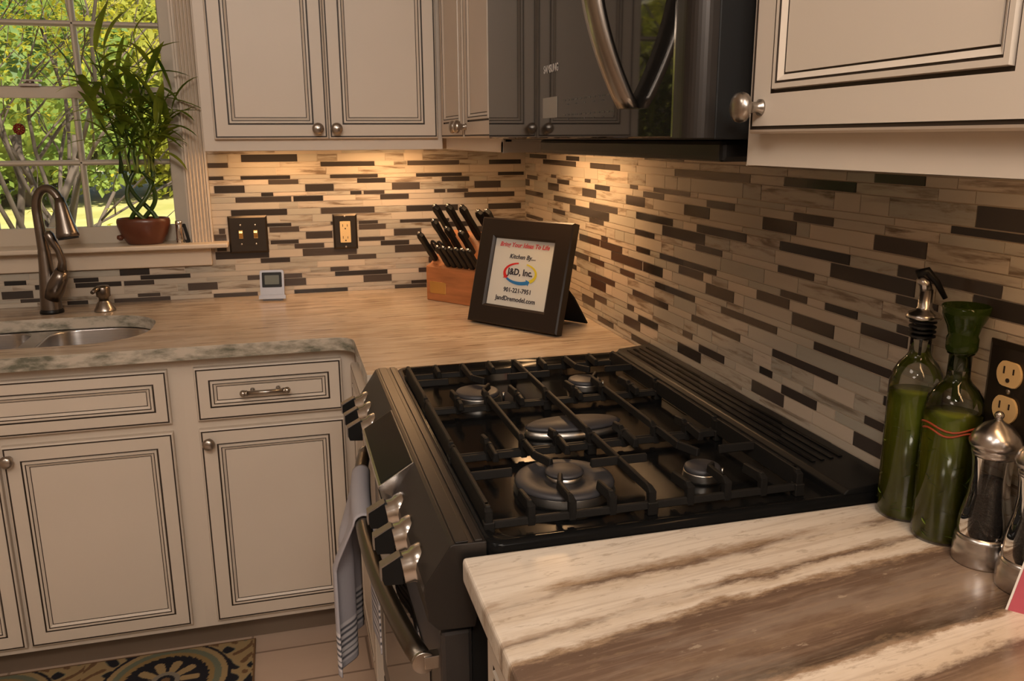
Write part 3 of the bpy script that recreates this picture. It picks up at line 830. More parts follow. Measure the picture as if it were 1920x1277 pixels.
def sash(nm, y, x0, x1, z0, z1, stile, rb, rt, vxs, hzs, mw=.016, d=.028):
    b = MB()
    b.box(x0, x0 + stile, y, y + d, z0, z1); b.box(x1 - stile, x1, y, y + d, z0, z1)
    b.box(x0 + stile, x1 - stile, y, y + d, z0, z0 + rb); b.box(x0 + stile, x1 - stile, y, y + d, z1 - rt, z1)
    for v in vxs:
        b.prism([(v - mw / 2, y + d), (v - mw / 2, y + .012), (v - mw * .2, y), (v + mw * .2, y), (v + mw / 2, y + .012), (v + mw / 2, y + d)], z0 + rb, z1 - rt, 'xy')
    for h_ in hzs:
        b.prism([(y + d, h_ - mw / 2), (y + .012, h_ - mw / 2), (y, h_ - mw * .2), (y, h_ + mw * .2), (y + .012, h_ + mw / 2), (y + d, h_ + mw / 2)], x0 + stile, x1 - stile, 'yz')
    o = b.build(nm, 'sash', wn, bevel=.001, seg=1)
    b = MB(); b.box(x0 + stile, x1 - stile, y + .016, y + .018, z0 + rb, z1 - rt); b.build('pane', 'pane', o)
    return o
s1 = sash('lower_sash', .045, OX0 + .006, OX1 - .006, 1.0925, 1.549, .040, .050, .032, (-1.322, -1.575), (1.3325,))
sash('upper_sash', .078, OX0 + .006, OX1 - .006, 1.519, 1.938, .040, .032, .045, (-1.310, -1.56), (1.728,))
b = MB(); b.box(-1.455, -1.405, .030, .060, 1.549, 1.556); b.cyl((-1.430, .048, 1.556), (-1.430, .048, 1.564), .011); b.box(-1.45, -1.40, .044, .052, 1.562, 1.568)
b.build('sash_lock', 'nickel', s1)

# red bead sun-catcher on the glass
t = thing('suncatcher', 'round red beaded sun-catcher on the lower window pane', 'ornament', (-1.4775, .058, 1.43))
b = MB()
for k in range(10):
    a = 2 * pi * k / 10; b.sphere((-1.4775 + .0125 * cos(a), .0535, 1.4300 + .0125 * sin(a)), .0046, 10)
for k in range(5):
    a = 2 * pi * k / 5; b.sphere((-1.4775 + .006 * cos(a), .0535, 1.4300 + .006 * sin(a)), .0042, 10)
b.build('beads', 'amber', t)
b = MB(); b.lathe([(.0165, 0), (.0165, .002), (.010, .002), (.010, 0)], (-1.4775, .0565, 1.43), (0, 1, 0), 24, cap=False); b.build('ring', 'brass', t)

# ------------------------------------------------------------------ things on the sill
SZ = 1.0925
PX = -1.160
t = thing('braided_bamboo_plant', 'tall braided lucky bamboo in a glazed brown bowl on the window sill', 'plant', (PX, -.012, SZ))
b = MB()
pr = [(.0001, 0), (.046, 0), (.052, .004), (.066, .030), (.0745, .056), (.0755, .068), (.0735, .076), (.070, .0785), (.066, .076), (.066, .066), (.0001, .063)]
b.lathe(pr, (PX, -.012, SZ), n=40, sy=.66, cap=False)
pot = b.build('bowl', 'terracotta', t)
b = MB(); b.lathe([(.0001, .0), (.007, .003), (.009, .010), (.006, .018), (.0001, .020)], (PX - .058, -.02, SZ + .020), (-1, 0, .2), 14); b.build('lug', 'terracotta', pot)
b = MB(); b.lathe([(.0001, .0665), (.066, .0665)], (PX, -.012, SZ), n=30, sy=.66, cap=False); b.build('soil', 'soil', t)
# braided stems: pairs crossing in a lattice (two diamonds), then straight shoots
rnd = random.Random(4)
z0 = SZ + .06
NST = 4
tops = []
for k in range(NST):
    ph = 2 * pi * k / NST
    path = []
    for i in range(34):
        s_ = i / 33
        z = z0 + s_ * .155
        # crossing strands around an oval
        dirn = 1 if k % 2 == 0 else -1
        ang = ph + dirn * s_ * pi * 1.0 + .35
        R_ = .040 + .004 * sin(s_ * pi * 2)
        path.append((PX + .002 + R_ * 1.0 * cos(ang), -.014 + R_ * .42 * sin(ang), z))
    b = MB(); b.tube(path, .0068, 9); b.build('stem', 'stem', t)
    tops.append(path[-1])
leaves = MB()
def leaf(b, base, d, length, width, droop, mi=0, n=7):
    d = Vector(d).normalized(); side = d.cross(Vector((0, 0, 1)))
    if side.length < .05: side = Vector((1, 0, 0))
    side.normalize(); p = Vector(base); vs = []; step = length / n; dd = d.copy()
    for i in range(n + 1):
        s_ = i / n
        w = width * (sin(pi * min(1, (s_ * .93 + .07))) ** .75) * (1 - .15 * s_) * .5
        if i == n: w = .0003
        nrm = side.cross(dd)
        vs += [p - side * w + nrm * w * .25, p, p + side * w + nrm * w * .25]
        p = p + dd * step; dd = (dd + Vector((0, 0, -droop / n))).normalized()
    fs = []
    for i in range(n):
        a = i * 3; fs += [(a, a + 1, a + 4, a + 3), (a + 1, a + 2, a + 5, a + 4)]
    b.add(vs, fs, mi, True)
nsh = 0
for k in range(15):
    bx, by, bz = tops[k % NST]
    bx += rnd.uniform(-.012, .012); by += rnd.uniform(-.008, .008)
    hgt = rnd.uniform(.16, .40)
    lean = Vector((rnd.uniform(-.10, .09), rnd.uniform(-.10, .01), 0))
    path = [(bx + lean.x * (s_ / 10) ** 1.6 + .006 * sin(s_ * .9 + k), by + lean.y * (s_ / 10) ** 1.6, bz - .006 + hgt * s_ / 10) for s_ in range(11)]
    b = MB(); b.tube(path, [.0036 - .0018 * i / 10 for i in range(11)], 7)
    for i in (2, 4, 6, 8): b.lathe([(.0036, -.001), (.0046, 0), (.0036, .001)], path[i], n=8)
    b.build('shoot', 'stem2' if k % 3 else 'stem', t)
    nl = rnd.randint(7, 10)
    for j in range(nl):
        s_ = (.38 + .62 * j / (nl - 1)) if j < nl - 1 else 1.0
        i = min(10, int(s_ * 10)); p = path[i]
        a = rnd.uniform(0, 2 * pi)
        el = rnd.uniform(.15, 1.3) if j < nl - 1 else 2.4
        d = Vector((cos(a) * 1.0, -abs(sin(a)) * .75 + .10, el))
        if p[1] + d.normalized().y * .13 > .035: d.y = -abs(d.y) * .3 - .05
        leaf(leaves, p, d, rnd.uniform(.085, .150), rnd.uniform(.019, .030), rnd.uniform(.5, 1.7))
for (px_, py_, pz_, dx, dy, dz, L_) in ((PX + .028, -.02, SZ + .15, .75, -.2, .9, .085), (PX + .03, -.02, SZ + .19, .95, -.2, .5, .07), (PX - .02, -.02, SZ + .22, .8, -.25, -.25, .09), (PX - .0, -.02, SZ + .46, -1, -.15, .12, .19), (PX - .01, -.02, SZ + .40, -1, -.1, .05, .17), (PX + .04, -.02, SZ + .43, 1, -.25, -.05, .19), (PX, -.02, SZ + .36, -1, -.2, .2, .14), (PX + .03, -.02, SZ + .34, .9, -.3, -.3, .13)):
    leaf(leaves, (px_, py_, pz_), (dx, dy, dz), L_, .024, .5)
leaves.build('leaves', 'bleaf', t)

t = thing('metal_shaker', 'slim chrome cylinder standing on the sill right of the plant bowl', 'shaker', (-1.060, -.03, SZ))
b = MB(); b.lathe([(.0001, 0), (.0105, 0), (.0105, .004), (.0100, .006), (.0095, .054), (.0102, .056), (.0102, .066), (.0085, .0685), (.0001, .069)], (-1.060, -.03, SZ), n=24); b.build('body', 'chrome', t)
b = MB(); b.lathe([(.0106, .010), (.0109, .012), (.0106, .014)], (-1.060, -.03, SZ), n=24, cap=False); b.build('band', 'nickel', t)
t = thing('pocket_tool', 'small black item leaning behind the chrome cylinder on the sill', 'tool', (-1.042, -.012, SZ))
b = MB(); mtx = Matrix.Translation((-1.038, -.012, SZ)) @ Matrix.Rotation(rad(-12), 4, 'Y')
b.prism(rrect(-.008, .006, 0, .058, .004), -.005, .005, 'xz', mtx=mtx); b.build('body', 'blk', t, bevel=.001)
b = MB(); b.prism(rrect(-.0065, -.002, .010, .05, .002), -.0062, -.0051, 'xz', mtx=mtx); b.build('clip', 'nickel', t)
t = thing('ornament', 'small yellow ornament on the sill behind the faucet', 'ornament', (-1.435, .0, SZ))
b = MB(); b.sphere((-1.435, .0, SZ + .030), .015, 16, sz=1.15); b.sphere((-1.441, -.002, SZ + .053), .0095, 14)
b.lathe([(.0001, 0), (.009, 0), (.0075, .004), (.0042, .008), (.006, .016)], (-1.435, 0, SZ), n=16)
b.build('body', 'yellow', t)
b = MB(); b.lathe([(.003, 0), (.0001, .009)], (-1.449, -.003, SZ + .053), (-1, -.1, -.1), 8); b.build('beak', 'blk', t)

# ------------------------------------------------------------------ faucet and soap dispenser
t = thing('kitchen_faucet', 'dark brushed pull-down gooseneck faucet behind the sink', 'faucet', (-1.415, -.110, H))
fx, fy = -1.415, -.110
b = MB(); b.lathe([(.0001, 0), (.0315, 0), (.0315, .006), (.029, .010), (.029, .012)], (fx, fy, H), n=32); b.build('base', 'blk', t)
b = MB(); b.lathe([(.0285, .010), (.0265, .04), (.0235, .08), (.0190, .13), (.0160, .18)], (fx, fy, H), n=28, cap=False)
pts = []; rd = []
for k in range(26):
    s_ = k / 25
    if s_ < .45:
        q = s_ / .45; p = (fx - .004 * q, fy, H + .17 + .125 * q)
    else:
        q = (s_ - .45) / .55; a = pi * (1 - q * .94)
        p = (fx - .004 + .032 + .032 * cos(a) + .006 * q, fy - .030 * q, H + .295 + .058 * sin(a))
    pts.append(p); rd.append(.0155 - .0035 * min(1, s_ * 1.6))
b.tube(pts, rd, 18); b.build('neck', 'faucet', t)
b = MB()
e0 = Vector(pts[-1]); dv = Vector((.12, -.10, -1)).normalized()
b.lathe([(.0125, -.022), (.015, -.006), (.0165, 0), (.0190, .018), (.0240, .050), (.0290, .076), (.0300, .086), (.027, .089), (.0001, .088)], e0, dv, 28)
sp = b.build('spray_head', 'faucet', t)
b = MB(); b.lathe([(.0001, .0885), (.0265, .0885), (.0265, .093), (.0001, .0932)], e0, dv, 24); b.build('nozzle', 'rubber', sp)
b = MB()
b.tube([(fx + .006, fy - .006, H + .045), (fx + .022, fy - .014, H + .075), (fx + .036, fy - .020, H + .103), (fx + .045, fy - .024, H + .125)], [.024, .0245, .0225, .0165], 18)
hb = b.build('handle_hub', 'faucet', t)
b = MB(); b.tube([(fx + .043, fy - .023, H + .118), (fx + .050, fy - .027, H + .150), (fx + .044, fy - .030, H + .183), (fx + .031, fy - .032, H + .212), (fx + .026, fy - .033, H + .228), (fx + .0255, fy - .033, H + .238)], [.0145, .0105, .0090, .0125, .0130, .006], 14, sx=1.0)
b.build('lever', 'faucet', hb)

t = thing('soap_dispenser', 'short brushed metal soap dispenser pump right of the faucet', 'soap dispenser', (-1.272, -.125, H))
b = MB(); b.lathe([(.0001, 0), (.0290, 0), (.0290, .004), (.0255, .010), (.019, .026), (.0145, .029), (.0145, .031)], (-1.272, -.125, H), n=28); b.build('base', 'nickel', t)
b = MB(); b.lathe([(.0135, .030), (.0140, .040), (.0190, .044), (.0200, .068), (.017, .074), (.0001, .075)], (-1.272, -.125, H), n=24)
b.tube([(-1.272, -.125, H + .066), (-1.285, -.150, H + .068), (-1.292, -.170, H + .062)], [.0085, .007, .0055], 12); b.build('pump_head', 'faucet', t)

# ------------------------------------------------------------------ wall plates
def screw(parent, c, d, r=.0032):
    b = MB(); b.lathe([(r, 0), (r, .0008), (r * .6, .0016), (.0001, .0018)], c, d, 14); b.build('screw', 'nickel', parent)
t = thing('light_switch', 'dark bronze double toggle switch plate with brass toggles on the back wall', 'light switch', (-.863, 0, 1.053))
x0, x1, z0, z1 = -.9215, -.8045, 1.0525, 1.1675
def plate(parent, x0, x1, z0, z1, wall):
    b = MB()
    if wall == 'B':
        lo = [(0, -.001), (.000, -.0035), (.006, -.0075)]
        loops = [[(x0 + i, d, z0 + i), (x1 - i, d, z0 + i), (x1 - i, d, z1 - i), (x0 + i, d, z1 - i)] for i, d in lo]
    else:
        lo = [(0, WX - .001), (.000, WX - .0035), (.006, WX - .0075)]
        loops = [[(d, x0 + i, z0 + i), (d, x1 - i, z0 + i), (d, x1 - i, z1 - i), (d, x0 + i, z1 - i)] for i, d in lo]
    for i in range(2): b.add(loops[i] + loops[i + 1], [(k, (k + 1) % 4, 4 + (k + 1) % 4, 4 + k) for k in range(4)])
    b.add(loops[2], [(0, 1, 2, 3)])
    return b.build('plate', 'plate', parent)
pl = plate(t, x0, x1, z0, z1, 'B')
for x in (-.885, -.841):
    b = MB(); b.prism([(-.0075, 1.100), (-.0075, 1.121), (-.016, 1.1205), (-.0175, 1.1155), (-.009, 1.101)], x - .0048, x + .0048, 'yz'); b.box(x - .0062, x + .0062, -.0082, -.0075, 1.0975, 1.1235)
    b.build('toggle', 'brass', t)
    for z in (1.139, 1.080): screw(pl, (x, -.0075, z), (0, -1, 0))
t = thing('wall_outlet', 'ivory rectangular outlet in a dark bronze plate on the back wall', 'outlet', (-.566, 0, 1.053))
pl = plate(t, -.604, -.528, 1.0535, 1.165, 'B')
b = MB(); b.prism(rrect(-.5825, -.5495, 1.0745, 1.142, .002), -.0105, -.0075, 'xz'); rc = b.build('receptacle', 'ivory', t, bevel=.0007)
for zc in (1.126, 1.088):
    b = MB(); b.box(-.5745, -.573, -.0110, -.0104, zc - .001, zc + .007); b.build('slot', 'slot', rc)
    b = MB(); b.box(-.560, -.5585, -.0110, -.0104, zc - .001, zc + .006); b.build('slot', 'slot', rc)
    b = MB(); b.lathe([(.0001, 0), (.0022, 0), (.0022, .0006)], (-.566, -.0104, zc - .007), (0, -1, 0), 10); b.build('ground_hole', 'slot', rc)
for z in (1.1575, 1.0605): screw(pl, (-.566, -.0075, z), (0, -1, 0))
# near duplex outlet on the range wall
t = thing('wall_outlet', 'ivory duplex outlet in a dark plate behind the oil bottles', 'outlet', (WX, -2.005, 1.06))
pl = plate(t, -2.045, -1.972, 1.052, 1.168, 'R')
for zc in (1.1335, 1.0925):
    b = MB(); pts = []
    for k in range(28):
        a = 2 * pi * k / 28; pts.append((-2.008 + .0170 * cos(a), zc + max(-.0145, min(.0145, .0175 * sin(a)))))
    b.prism(pts, WX - .0105, WX - .0075, 'yz'); rc = b.build('receptacle', 'ivory', t, bevel=.0006)
    b = MB(); b.box(WX - .0112, WX - .0104, -2.0025, -2.0008, zc + .000, zc + .0085); b.build('slot', 'slot', rc)
    b = MB(); b.box(WX - .0112, WX - .0104, -2.0155, -2.0138, zc + .001, zc + .0075); b.build('slot', 'slot', rc)
    b = MB(); b.lathe([(.0001, 0), (.0026, 0), (.0026, .0008)], (WX - .0104, -2.008, zc - .007), (-1, 0, 0), 12); b.build('ground_hole', 'slot', rc)
screw(pl, (WX - .0075, -2.008, 1.1130), (-1, 0, 0))

# ------------------------------------------------------------------ digital timer
t = thing('kitchen_timer', 'small silver digital timer standing on the back countertop', 'timer', (-.803, -.095, H))
mt = Matrix.Translation((-.802, -.098, H + .004)) @ Matrix.Rotation(rad(-7), 4, 'Z') @ Matrix.Rotation(rad(-12), 4, 'X')
b = MB(); b.prism(rrect(-.036, .036, .0, .089, .007), -.006, .006, 'xz', mtx=mt); b.box(-.040, .040, -.012, .003, -.0, .012, mtx=mt); bd = b.build('body', 'silver', t, bevel=.0015)
b = MB(); b.prism(rrect(-.0295, .0295, .036, .082, .003), -.0068, -.0059, 'xz', mtx=mt); sc_ = b.build('bezel', 'blk', t)
b = MB(); b.prism(rrect(-.0215, .0215, .045, .073, .002), -.0073, -.0067, 'xz', mtx=mt); b.build('screen', 'lcd', sc_)
b = MB(); b.box(-.030, .030, -.0074, -.0058, .014, .0155, mtx=mt); b.box(-.030, .030, .004, .030, -.004, .002, mtx=Matrix.Translation((0, 0, 0)) @ mt); b.build('stand', 'silver', t)

# ------------------------------------------------------------------ knife block
t = thing('knife_block', 'cherry wood knife block with brass plate in the counter corner', 'knife block', (-.345, -.222, H), rad(-54))
# local axes: x to the right along the front, y into the depth (away), z up
b = MB()
BWd = .235
b.prism([(0, 0), (0, .105), (.02, .112), (.13, .205), (.165, .18), (.165, 0)], 0, BWd, 'yz')
bd = b.build('body', 'block', t, bevel=.003, local=True)
b = MB(); b.box(.016, .082, -.0012, 0, .024, .060); p_ = b.build('name_plate', 'brass', t, bevel=.0003, seg=1, local=True)
kd = Vector((0, -.62, .785)).normalized()
def knife_handle(L, w, th):
    b = MB()
    # profile in (a along axis, w) extruded in thickness; local z = axis
    pts = [(-w * .42, 0), (-w * .5, L * .25), (-w * .40, L * .55), (-w * .52, L * .86), (-w * .30, L * .98), (w * .15, L), (w * .5, L * .90), (w * .42, L * .6), (w * .5, L * .3), (w * .42, 0)]
    b.prism(pts, -th / 2, th / 2, 'xz')
    return b
RQ = kd.to_track_quat('Z', 'Y').to_matrix().to_4x4()
def make_knife(x, y, z, L, w, th, label, group):
    """things resting in the block"""
    k = thing('kitchen_knife', label, 'knife', (0, 0, 0), 0, group)
    base = t.matrix_basis @ Vector((x, y, z))
    bm_ = Matrix.Rotation(rad(-54), 4, 'Z') @ kd.to_track_quat('Z', 'Y').to_matrix().to_4x4()
    k.matrix_basis = Matrix.Translation(base) @ bm_
    b = knife_handle(L, w, th); b.box(-w * .40, w * .40, -.0008, .0008, -.03, .0)
    b_ = knife_handle(L, w, th).build('handle', 'blk', k, bevel=.0035, seg=3, local=True)
    b = MB(); b.prism([(-w * .36, -.04), (-w * .36, .001), (w * .38, .001), (w * .38, -.04)], -.0009, .0009, 'xz'); b.build('blade', 'steel', k, local=True)
    b = MB(); b.lathe([(.0001, 0), (.0046, 0), (.0046, .0014), (.0001, .0022)], (w * .02, 0, L * .998), (0, -.25, 1), 12)
    b.build('end_cap', 'chrome', b_, local=True)
    return k
t.matrix_basis = Matrix.Translation((-.345, -.222, H)) @ Matrix.Rotation(rad(-54), 4, 'Z')
def surf(y):
    return .112 + (y - .02) * (.093 / .11) if y > .02 else .105 + y * .35
words = ['leftmost', 'second from the left', 'third from the left', 'fourth from the left', 'rightmost']
for i, x in enumerate((.018, .075, .130, .185, .218)):
    make_knife(x, .105, surf(.105) + .001, (.130, .135, .135, .120, .125)[i], .024, .016, 'black handled knife in the top row of the block, ' + words[i], 'large knives in the block')
for i, (x, y, L) in enumerate(((.013, .030, .112), (.040, .068, .118), (.088, .062, .100), (.140, .060, .092))):
    make_knife(x, y, surf(y) + .001, L, .022, .015, 'black handled knife in the middle row of the block, ' + ('leftmost', 'second from the left', 'third from the left', 'rightmost')[i], 'middle knives in the block')
for i in range(6):
    x = .086 + i * .024
    make_knife(x, .012, surf(.012) + .001, .082, .020, .012, 'black steak knife in the bottom row of the block, %s' % ('leftmost', 'second from the left', 'third from the left', 'fourth from the left', 'fifth from the left', 'rightmost')[i], 'steak knives in the block')
# kitchen shears
k = thing('kitchen_scissors', 'black looped kitchen scissors at the left of the knife block', 'scissors', (0, 0, 0))
k.matrix_basis = Matrix.Translation(t.matrix_basis @ Vector((.060, .032, .123))) @ Matrix.Rotation(rad(-54), 4, 'Z') @ kd.to_track_quat('Z', 'Y').to_matrix().to_4x4()
for sgn in (-1, 1):
    b = MB(); pts = []
    for q in range(25):
        a = 2 * pi * q / 24; pts.append((sgn * .013 + .0115 * cos(a), 0, .052 + .027 * sin(a)))
    b.tube(pts, .0035, 8, cap=False); b.tube([(sgn * .002, 0, 0), (sgn * .006, 0, .026)], .0045, 8)
    b.build('handle_loop', 'blk', k, local=True)

# ------------------------------------------------------------------ picture frame
FT = Matrix.Translation((-.29, -.57, H)) @ Matrix.Rotation(rad(-55), 4, 'Z')
ft = thing('picture_frame', 'dark brown picture frame with a printed sign on the corner counter', 'picture frame', (-.29, -.57, H))
LEAN = Matrix.Rotation(rad(-15), 4, 'X')
FM = FT @ Matrix.Translation((0, 0, .0050)) @ LEAN
FW, FH = .30, .28
b = MB()
th = .018
mw_ = .052
rings = [(0, th * .0, 0), (0, -.004, 0), (.004, -.007, 0), (mw_ - .006, -.007, 0), (mw_ - .002, -.004, 0), (mw_, -.002, 0), (mw_, .004, 0)]
loops = []
for ins, d, _ in rings: loops.append([FM @ Vector(p) for p in ((ins, d, ins), (FW - ins, d, ins), (FW - ins, d, FH - ins), (ins, d, FH - ins))])
loops = [[FM @ Vector(p) for p in ((0, th, 0), (FW, th, 0), (FW, th, FH), (0, th, FH))]] + loops
for i in range(len(loops) - 1): b.add(loops[i] + loops[i + 1], [(k_, (k_ + 1) % 4, 4 + (k_ + 1) % 4, 4 + k_) for k_ in range(4)])
b.add(loops[0], [(3, 2, 1, 0)])
b.build('moulding', 'frame', ft)
b = MB(); vs = [FM @ Vector(p) for p in ((mw_ - .001, .002, mw_ - .001), (FW - mw_ + .001, .002, mw_ - .001), (FW - mw_ + .001, .002, FH - mw_ + .001), (mw_ - .001, .002, FH - mw_ + .001))]
b.add(vs, [(0, 1, 2, 3)]); sh = b.build('printed_sheet', 'paper', ft)
b = MB()
ea, eb = Vector((0, .168, .002)), Vector((0, .064, .165))
vs = []
for dv_ in (Vector((0, 0, 0)), Vector((0, .004, .0025))):
    for u_, q_ in ((.150, 0), (.272, 0), (.262, .45), (.225, 1), (.175, 1)):
        vs.append(FT @ (ea.lerp(eb, q_) + dv_ + Vector((u_, 0, 0))))
b.add(vs, [(0, 1, 2, 3, 4), (9, 8, 7, 6, 5), (0, 5, 6, 1), (1, 6, 7, 2), (2, 7, 8, 3), (3, 8, 9, 4), (4, 9, 5, 0)])
b.build('easel_back', 'mattblk', ft)
def on_sheet(u, v, lift=.0008):
    # (u,v) in sheet coords, text lies in local x-z plane facing -y
    return FM @ Matrix.Translation((u, .002 - lift, v)) @ Matrix.Rotation(rad(90), 4, 'X')
cxs = FW / 2
text_obj('print', 'Bring Your Ideas To Life', .0165, on_sheet(cxs, .213), 'inkred', sh, .0003, .25)
text_obj('print', 'Kitchen By....', .0165, on_sheet(cxs, .183), 'ink', sh, .0002, .25)
text_obj('print', 'J&D, Inc.', .0235, on_sheet(cxs, .143), 'ink', sh, .0006)
text_obj('print', '901-221-7951', .0165, on_sheet(cxs, .095), 'ink', sh, .0003)
text_obj('print', 'JandDremodel.com', .0170, on_sheet(cxs - .003, .072), 'ink', sh, .0003)
def arc_arrow(a0, a1, mname, rx=.052, rz=.026, w0=.003, w1=.0058, head=True):
    b = MB(); vs = []; n = 20
    for i in range(n + 1):
        s_ = i / n; a = rad(a0 + (a1 - a0) * s_); w = (w0 + (w1 - w0) * s_)
        for sg in (-1, 1):
            u = cxs + (rx + sg * w) * cos(a); v = .141 + (rz + sg * w) * sin(a)
            vs.append(FM @ Vector((u, .0010, v)))
    fs = [(2 * i, 2 * i + 1, 2 * i + 3, 2 * i + 2) for i in range(n)]
    b.add(vs, fs)
    if head:
        a = rad(a1); da = .22 if a1 > a0 else -.22
        pts = [((rx + 2.2 * w1), a), ((rx - 2.2 * w1), a)]
        tri = [FM @ Vector((cxs + (rx + k_ * 2.0 * w1) * cos(a), .0009, .141 + (rz + k_ * 2.0 * w1) * sin(a))) for k_ in (-1, 1)] + [FM @ Vector((cxs + rx * cos(a + da), .0009, .141 + rz * sin(a + da)))]
        b.add(tri, [(0, 1, 2)])
    b.build('logo_arrow', mname, sh)
arc_arrow(100, 205, 'logored', w0=.0018, w1=.0050)
arc_arrow(215, 300, 'logoblue', w0=.0030, w1=.0050)
arc_arrow(70, -48, 'logoyel', w0=.0018, w1=.0050, head=False)

# ------------------------------------------------------------------ gas range
RY0, RY1 = -1.850, -1.030        # near, far
t = thing('gas_range', 'black stainless slide-in gas range with six knobs', 'range', (-.3, -1.44, FL))
b = MB(); b.box(-.560, WX - .004, RY0 + .022, RY1 - .004, FL + .02, .905); bd = b.build('body', 'mattblk', t)
# side end-panel under the near counter edge
b = MB(); b.box(-.600, -.560, RY0 + .022, RY1 - .004, FL + .02, .80); b.build('door_surround', 'mattblk', bd)
# control panel profile in xz
prof = [(-.545, .9275), (-.586, .9285), (-.590, .9265), (-.622, .878), (-.6235, .870), (-.619, .832), (-.606, .817), (-.560, .815), (-.545, .90)]
b = MB(); b.prism(prof, RY0 + .004, RY1 - .002, 'xz'); cp = b.build('control_panel', 'blacksteel', t, bevel=.0015)
b = MB(); b.box(-.5835, -.567, RY0 + .006, RY1 - .004, .9285, .9305); b.box(-.560, -.550, RY0 + .006, RY1 - .004, .9275, .9305); b.build('trim_strip', 'blacksteel', cp, bevel=.001)
# display screen set on the sloped face
sl = Vector((-.032, 0, -.0485)).normalized(); nrm = Vector((-.0485, 0, .032)).normalized()
def on_slope(a, y, d): return Vector((-.590, y, .9265)) + sl * a + nrm * d
b = MB()
dw = [(-.5895, .9262), (-.6440, .8925), (-.6450, .8880), (-.6190, .8700), (-.5895, .9100)]
b.prism(dw, -1.565, -1.305, 'xz'); ds = b.build('display_bezel', 'steel', cp, bevel=.0008)
b = MB(); n_ = Vector((-.0337, 0, .0545)).normalized()
p0, p1 = Vector((-.5925, 0, .9244)), Vector((-.6405, 0, .8947))
vs = [p + n_ * d_ + Vector((0, y_, 0)) for d_ in (-.0006, .0010) for p in (p0, p1) for y_ in (-1.5605, -1.3095)]
b.add(vs, [(0, 1, 3, 2), (4, 6, 7, 5), (0, 4, 5, 1), (2, 3, 7, 6), (0, 2, 6, 4), (1, 5, 7, 3)])
b.build('display_glass', 'dispglass', ds)
kn0 = None
for y in (-1.075, -1.145, -1.220, -1.600, -1.680, -1.765):
    if kn0 is None:
        kb = MB(); ax = Vector((-.96, 0, -.16)).normalized()
        c0 = Vector((-.608, y, .868))
        kb.lathe([(.0001, 0), (.0255, 0), (.0265, .004), (.0240, .014), (.0205, .0185), (.0200, .030), (.0195, .0305), (.0001, .0305)], c0, ax, 32)
        kn0 = kb.build('knob', 'knobring', t)
        q = ax.to_track_quat('Z', 'Y').to_matrix().to_4x4()
        kb = MB(); mq = Matrix.Translation(c0 + ax * .030) @ Matrix.Rotation(math.atan2(.16, .96), 4, 'Y')
        # grip blade: long in z, thin in y, proud in -x
        kb.prism([(0, -.0195), (-.024, -.0175), (-.0265, -.010), (-.0265, .008), (-.004, .0205), (0, .0205)], -.0075, .0075, 'xz', mtx=Matrix.Translation(c0 + ax * .030 - Vector((0, 0, 0))))
        g = kb.build('knob_grip', ['blk'], kn0, bevel=.001)
        kb = MB(); kb.prism([(-.0268, .0075), (-.004, .0203), (-.003, .0222), (-.0285, .0090), (-.0285, -.0100), (-.0268, -.0100)], -.0080, .0080, 'xz', mtx=Matrix.Translation(c0 + ax * .030))
        kb.build('grip_edge', 'gripedge', kn0)
        ky0 = y
    else:
        c = kn0.copy(); COL.objects.link(c); c.location = (0, y - ky0, 0)
        for ch in kn0.children:
            d = ch.copy(); COL.objects.link(d); d.parent = c
# oven door and handle
b = MB(); b.box(-.603, -.562, RY0 + .014, RY1 - .01, .22, .808); dr = b.build('oven_door', 'dksteel', t, bevel=.006)
b = MB(); b.box(-.6045, -.603, RY0 + .10, RY1 - .09, .30, .70); b.build('door_window', 'glassblk', dr)
b = MB(); b.box(-.603, -.562, RY0 + .014, RY1 - .01, .07, .212); b.build('warming_drawer', 'dksteel', t, bevel=.006)
HN = 24
def hpos(s_):
    y = RY0 + .035 + (RY1 - RY0 - .07) * s_
    return Vector((-.622 - .036 * sin(pi * s_) ** .8 if 0 < s_ < 1 else -.622, y, .758))
b = MB(); b.tube([hpos(i / HN) for i in range(HN + 1)], .0135, 18)
hd = b.build('oven_handle', 'handledark', dr)
b = MB()
for y in (RY0 + .033, RY1 - .036):
    b.lathe([(.0001, 0), (.0150, 0), (.0150, .006), (.0001, .0065)], (-.622, y - .003, .758), (0, 1, 0), 20)
    b.box(-.622, -.600, y - .006, y + .010, .750, .768)
    b.build('handle_bracket', 'nickel', hd, bevel=.001); b = MB()
# cooktop with raised rim
b = MB()
X0, X1 = -.548, WX - .002
rings = [(0, .905), (0, .922), (.004, .9265), (.012, .9265), (.018, .922), (.030, .9165)]
loops = [[(p[0], p[1], z) for p in rrect(X0 + i, X1 - i, RY0 - .004 + i, RY1 + .002 - i, .022)] for i, z in rings]
n = len(loops[0]); vs = [v for l in loops for v in l]; fs = []
for i in range(len(loops) - 1):
    for k in range(n):
        a, c = i * n + k, i * n + (k + 1) % n; fs.append((a, c, c + n, a + n))
b.add(vs, fs, 0, True); b.add(loops[-1], [tuple(range(n))]); b.add(loops[0][::-1], [tuple(range(n))])
ct = b.build('cooktop', 'enamel', t)
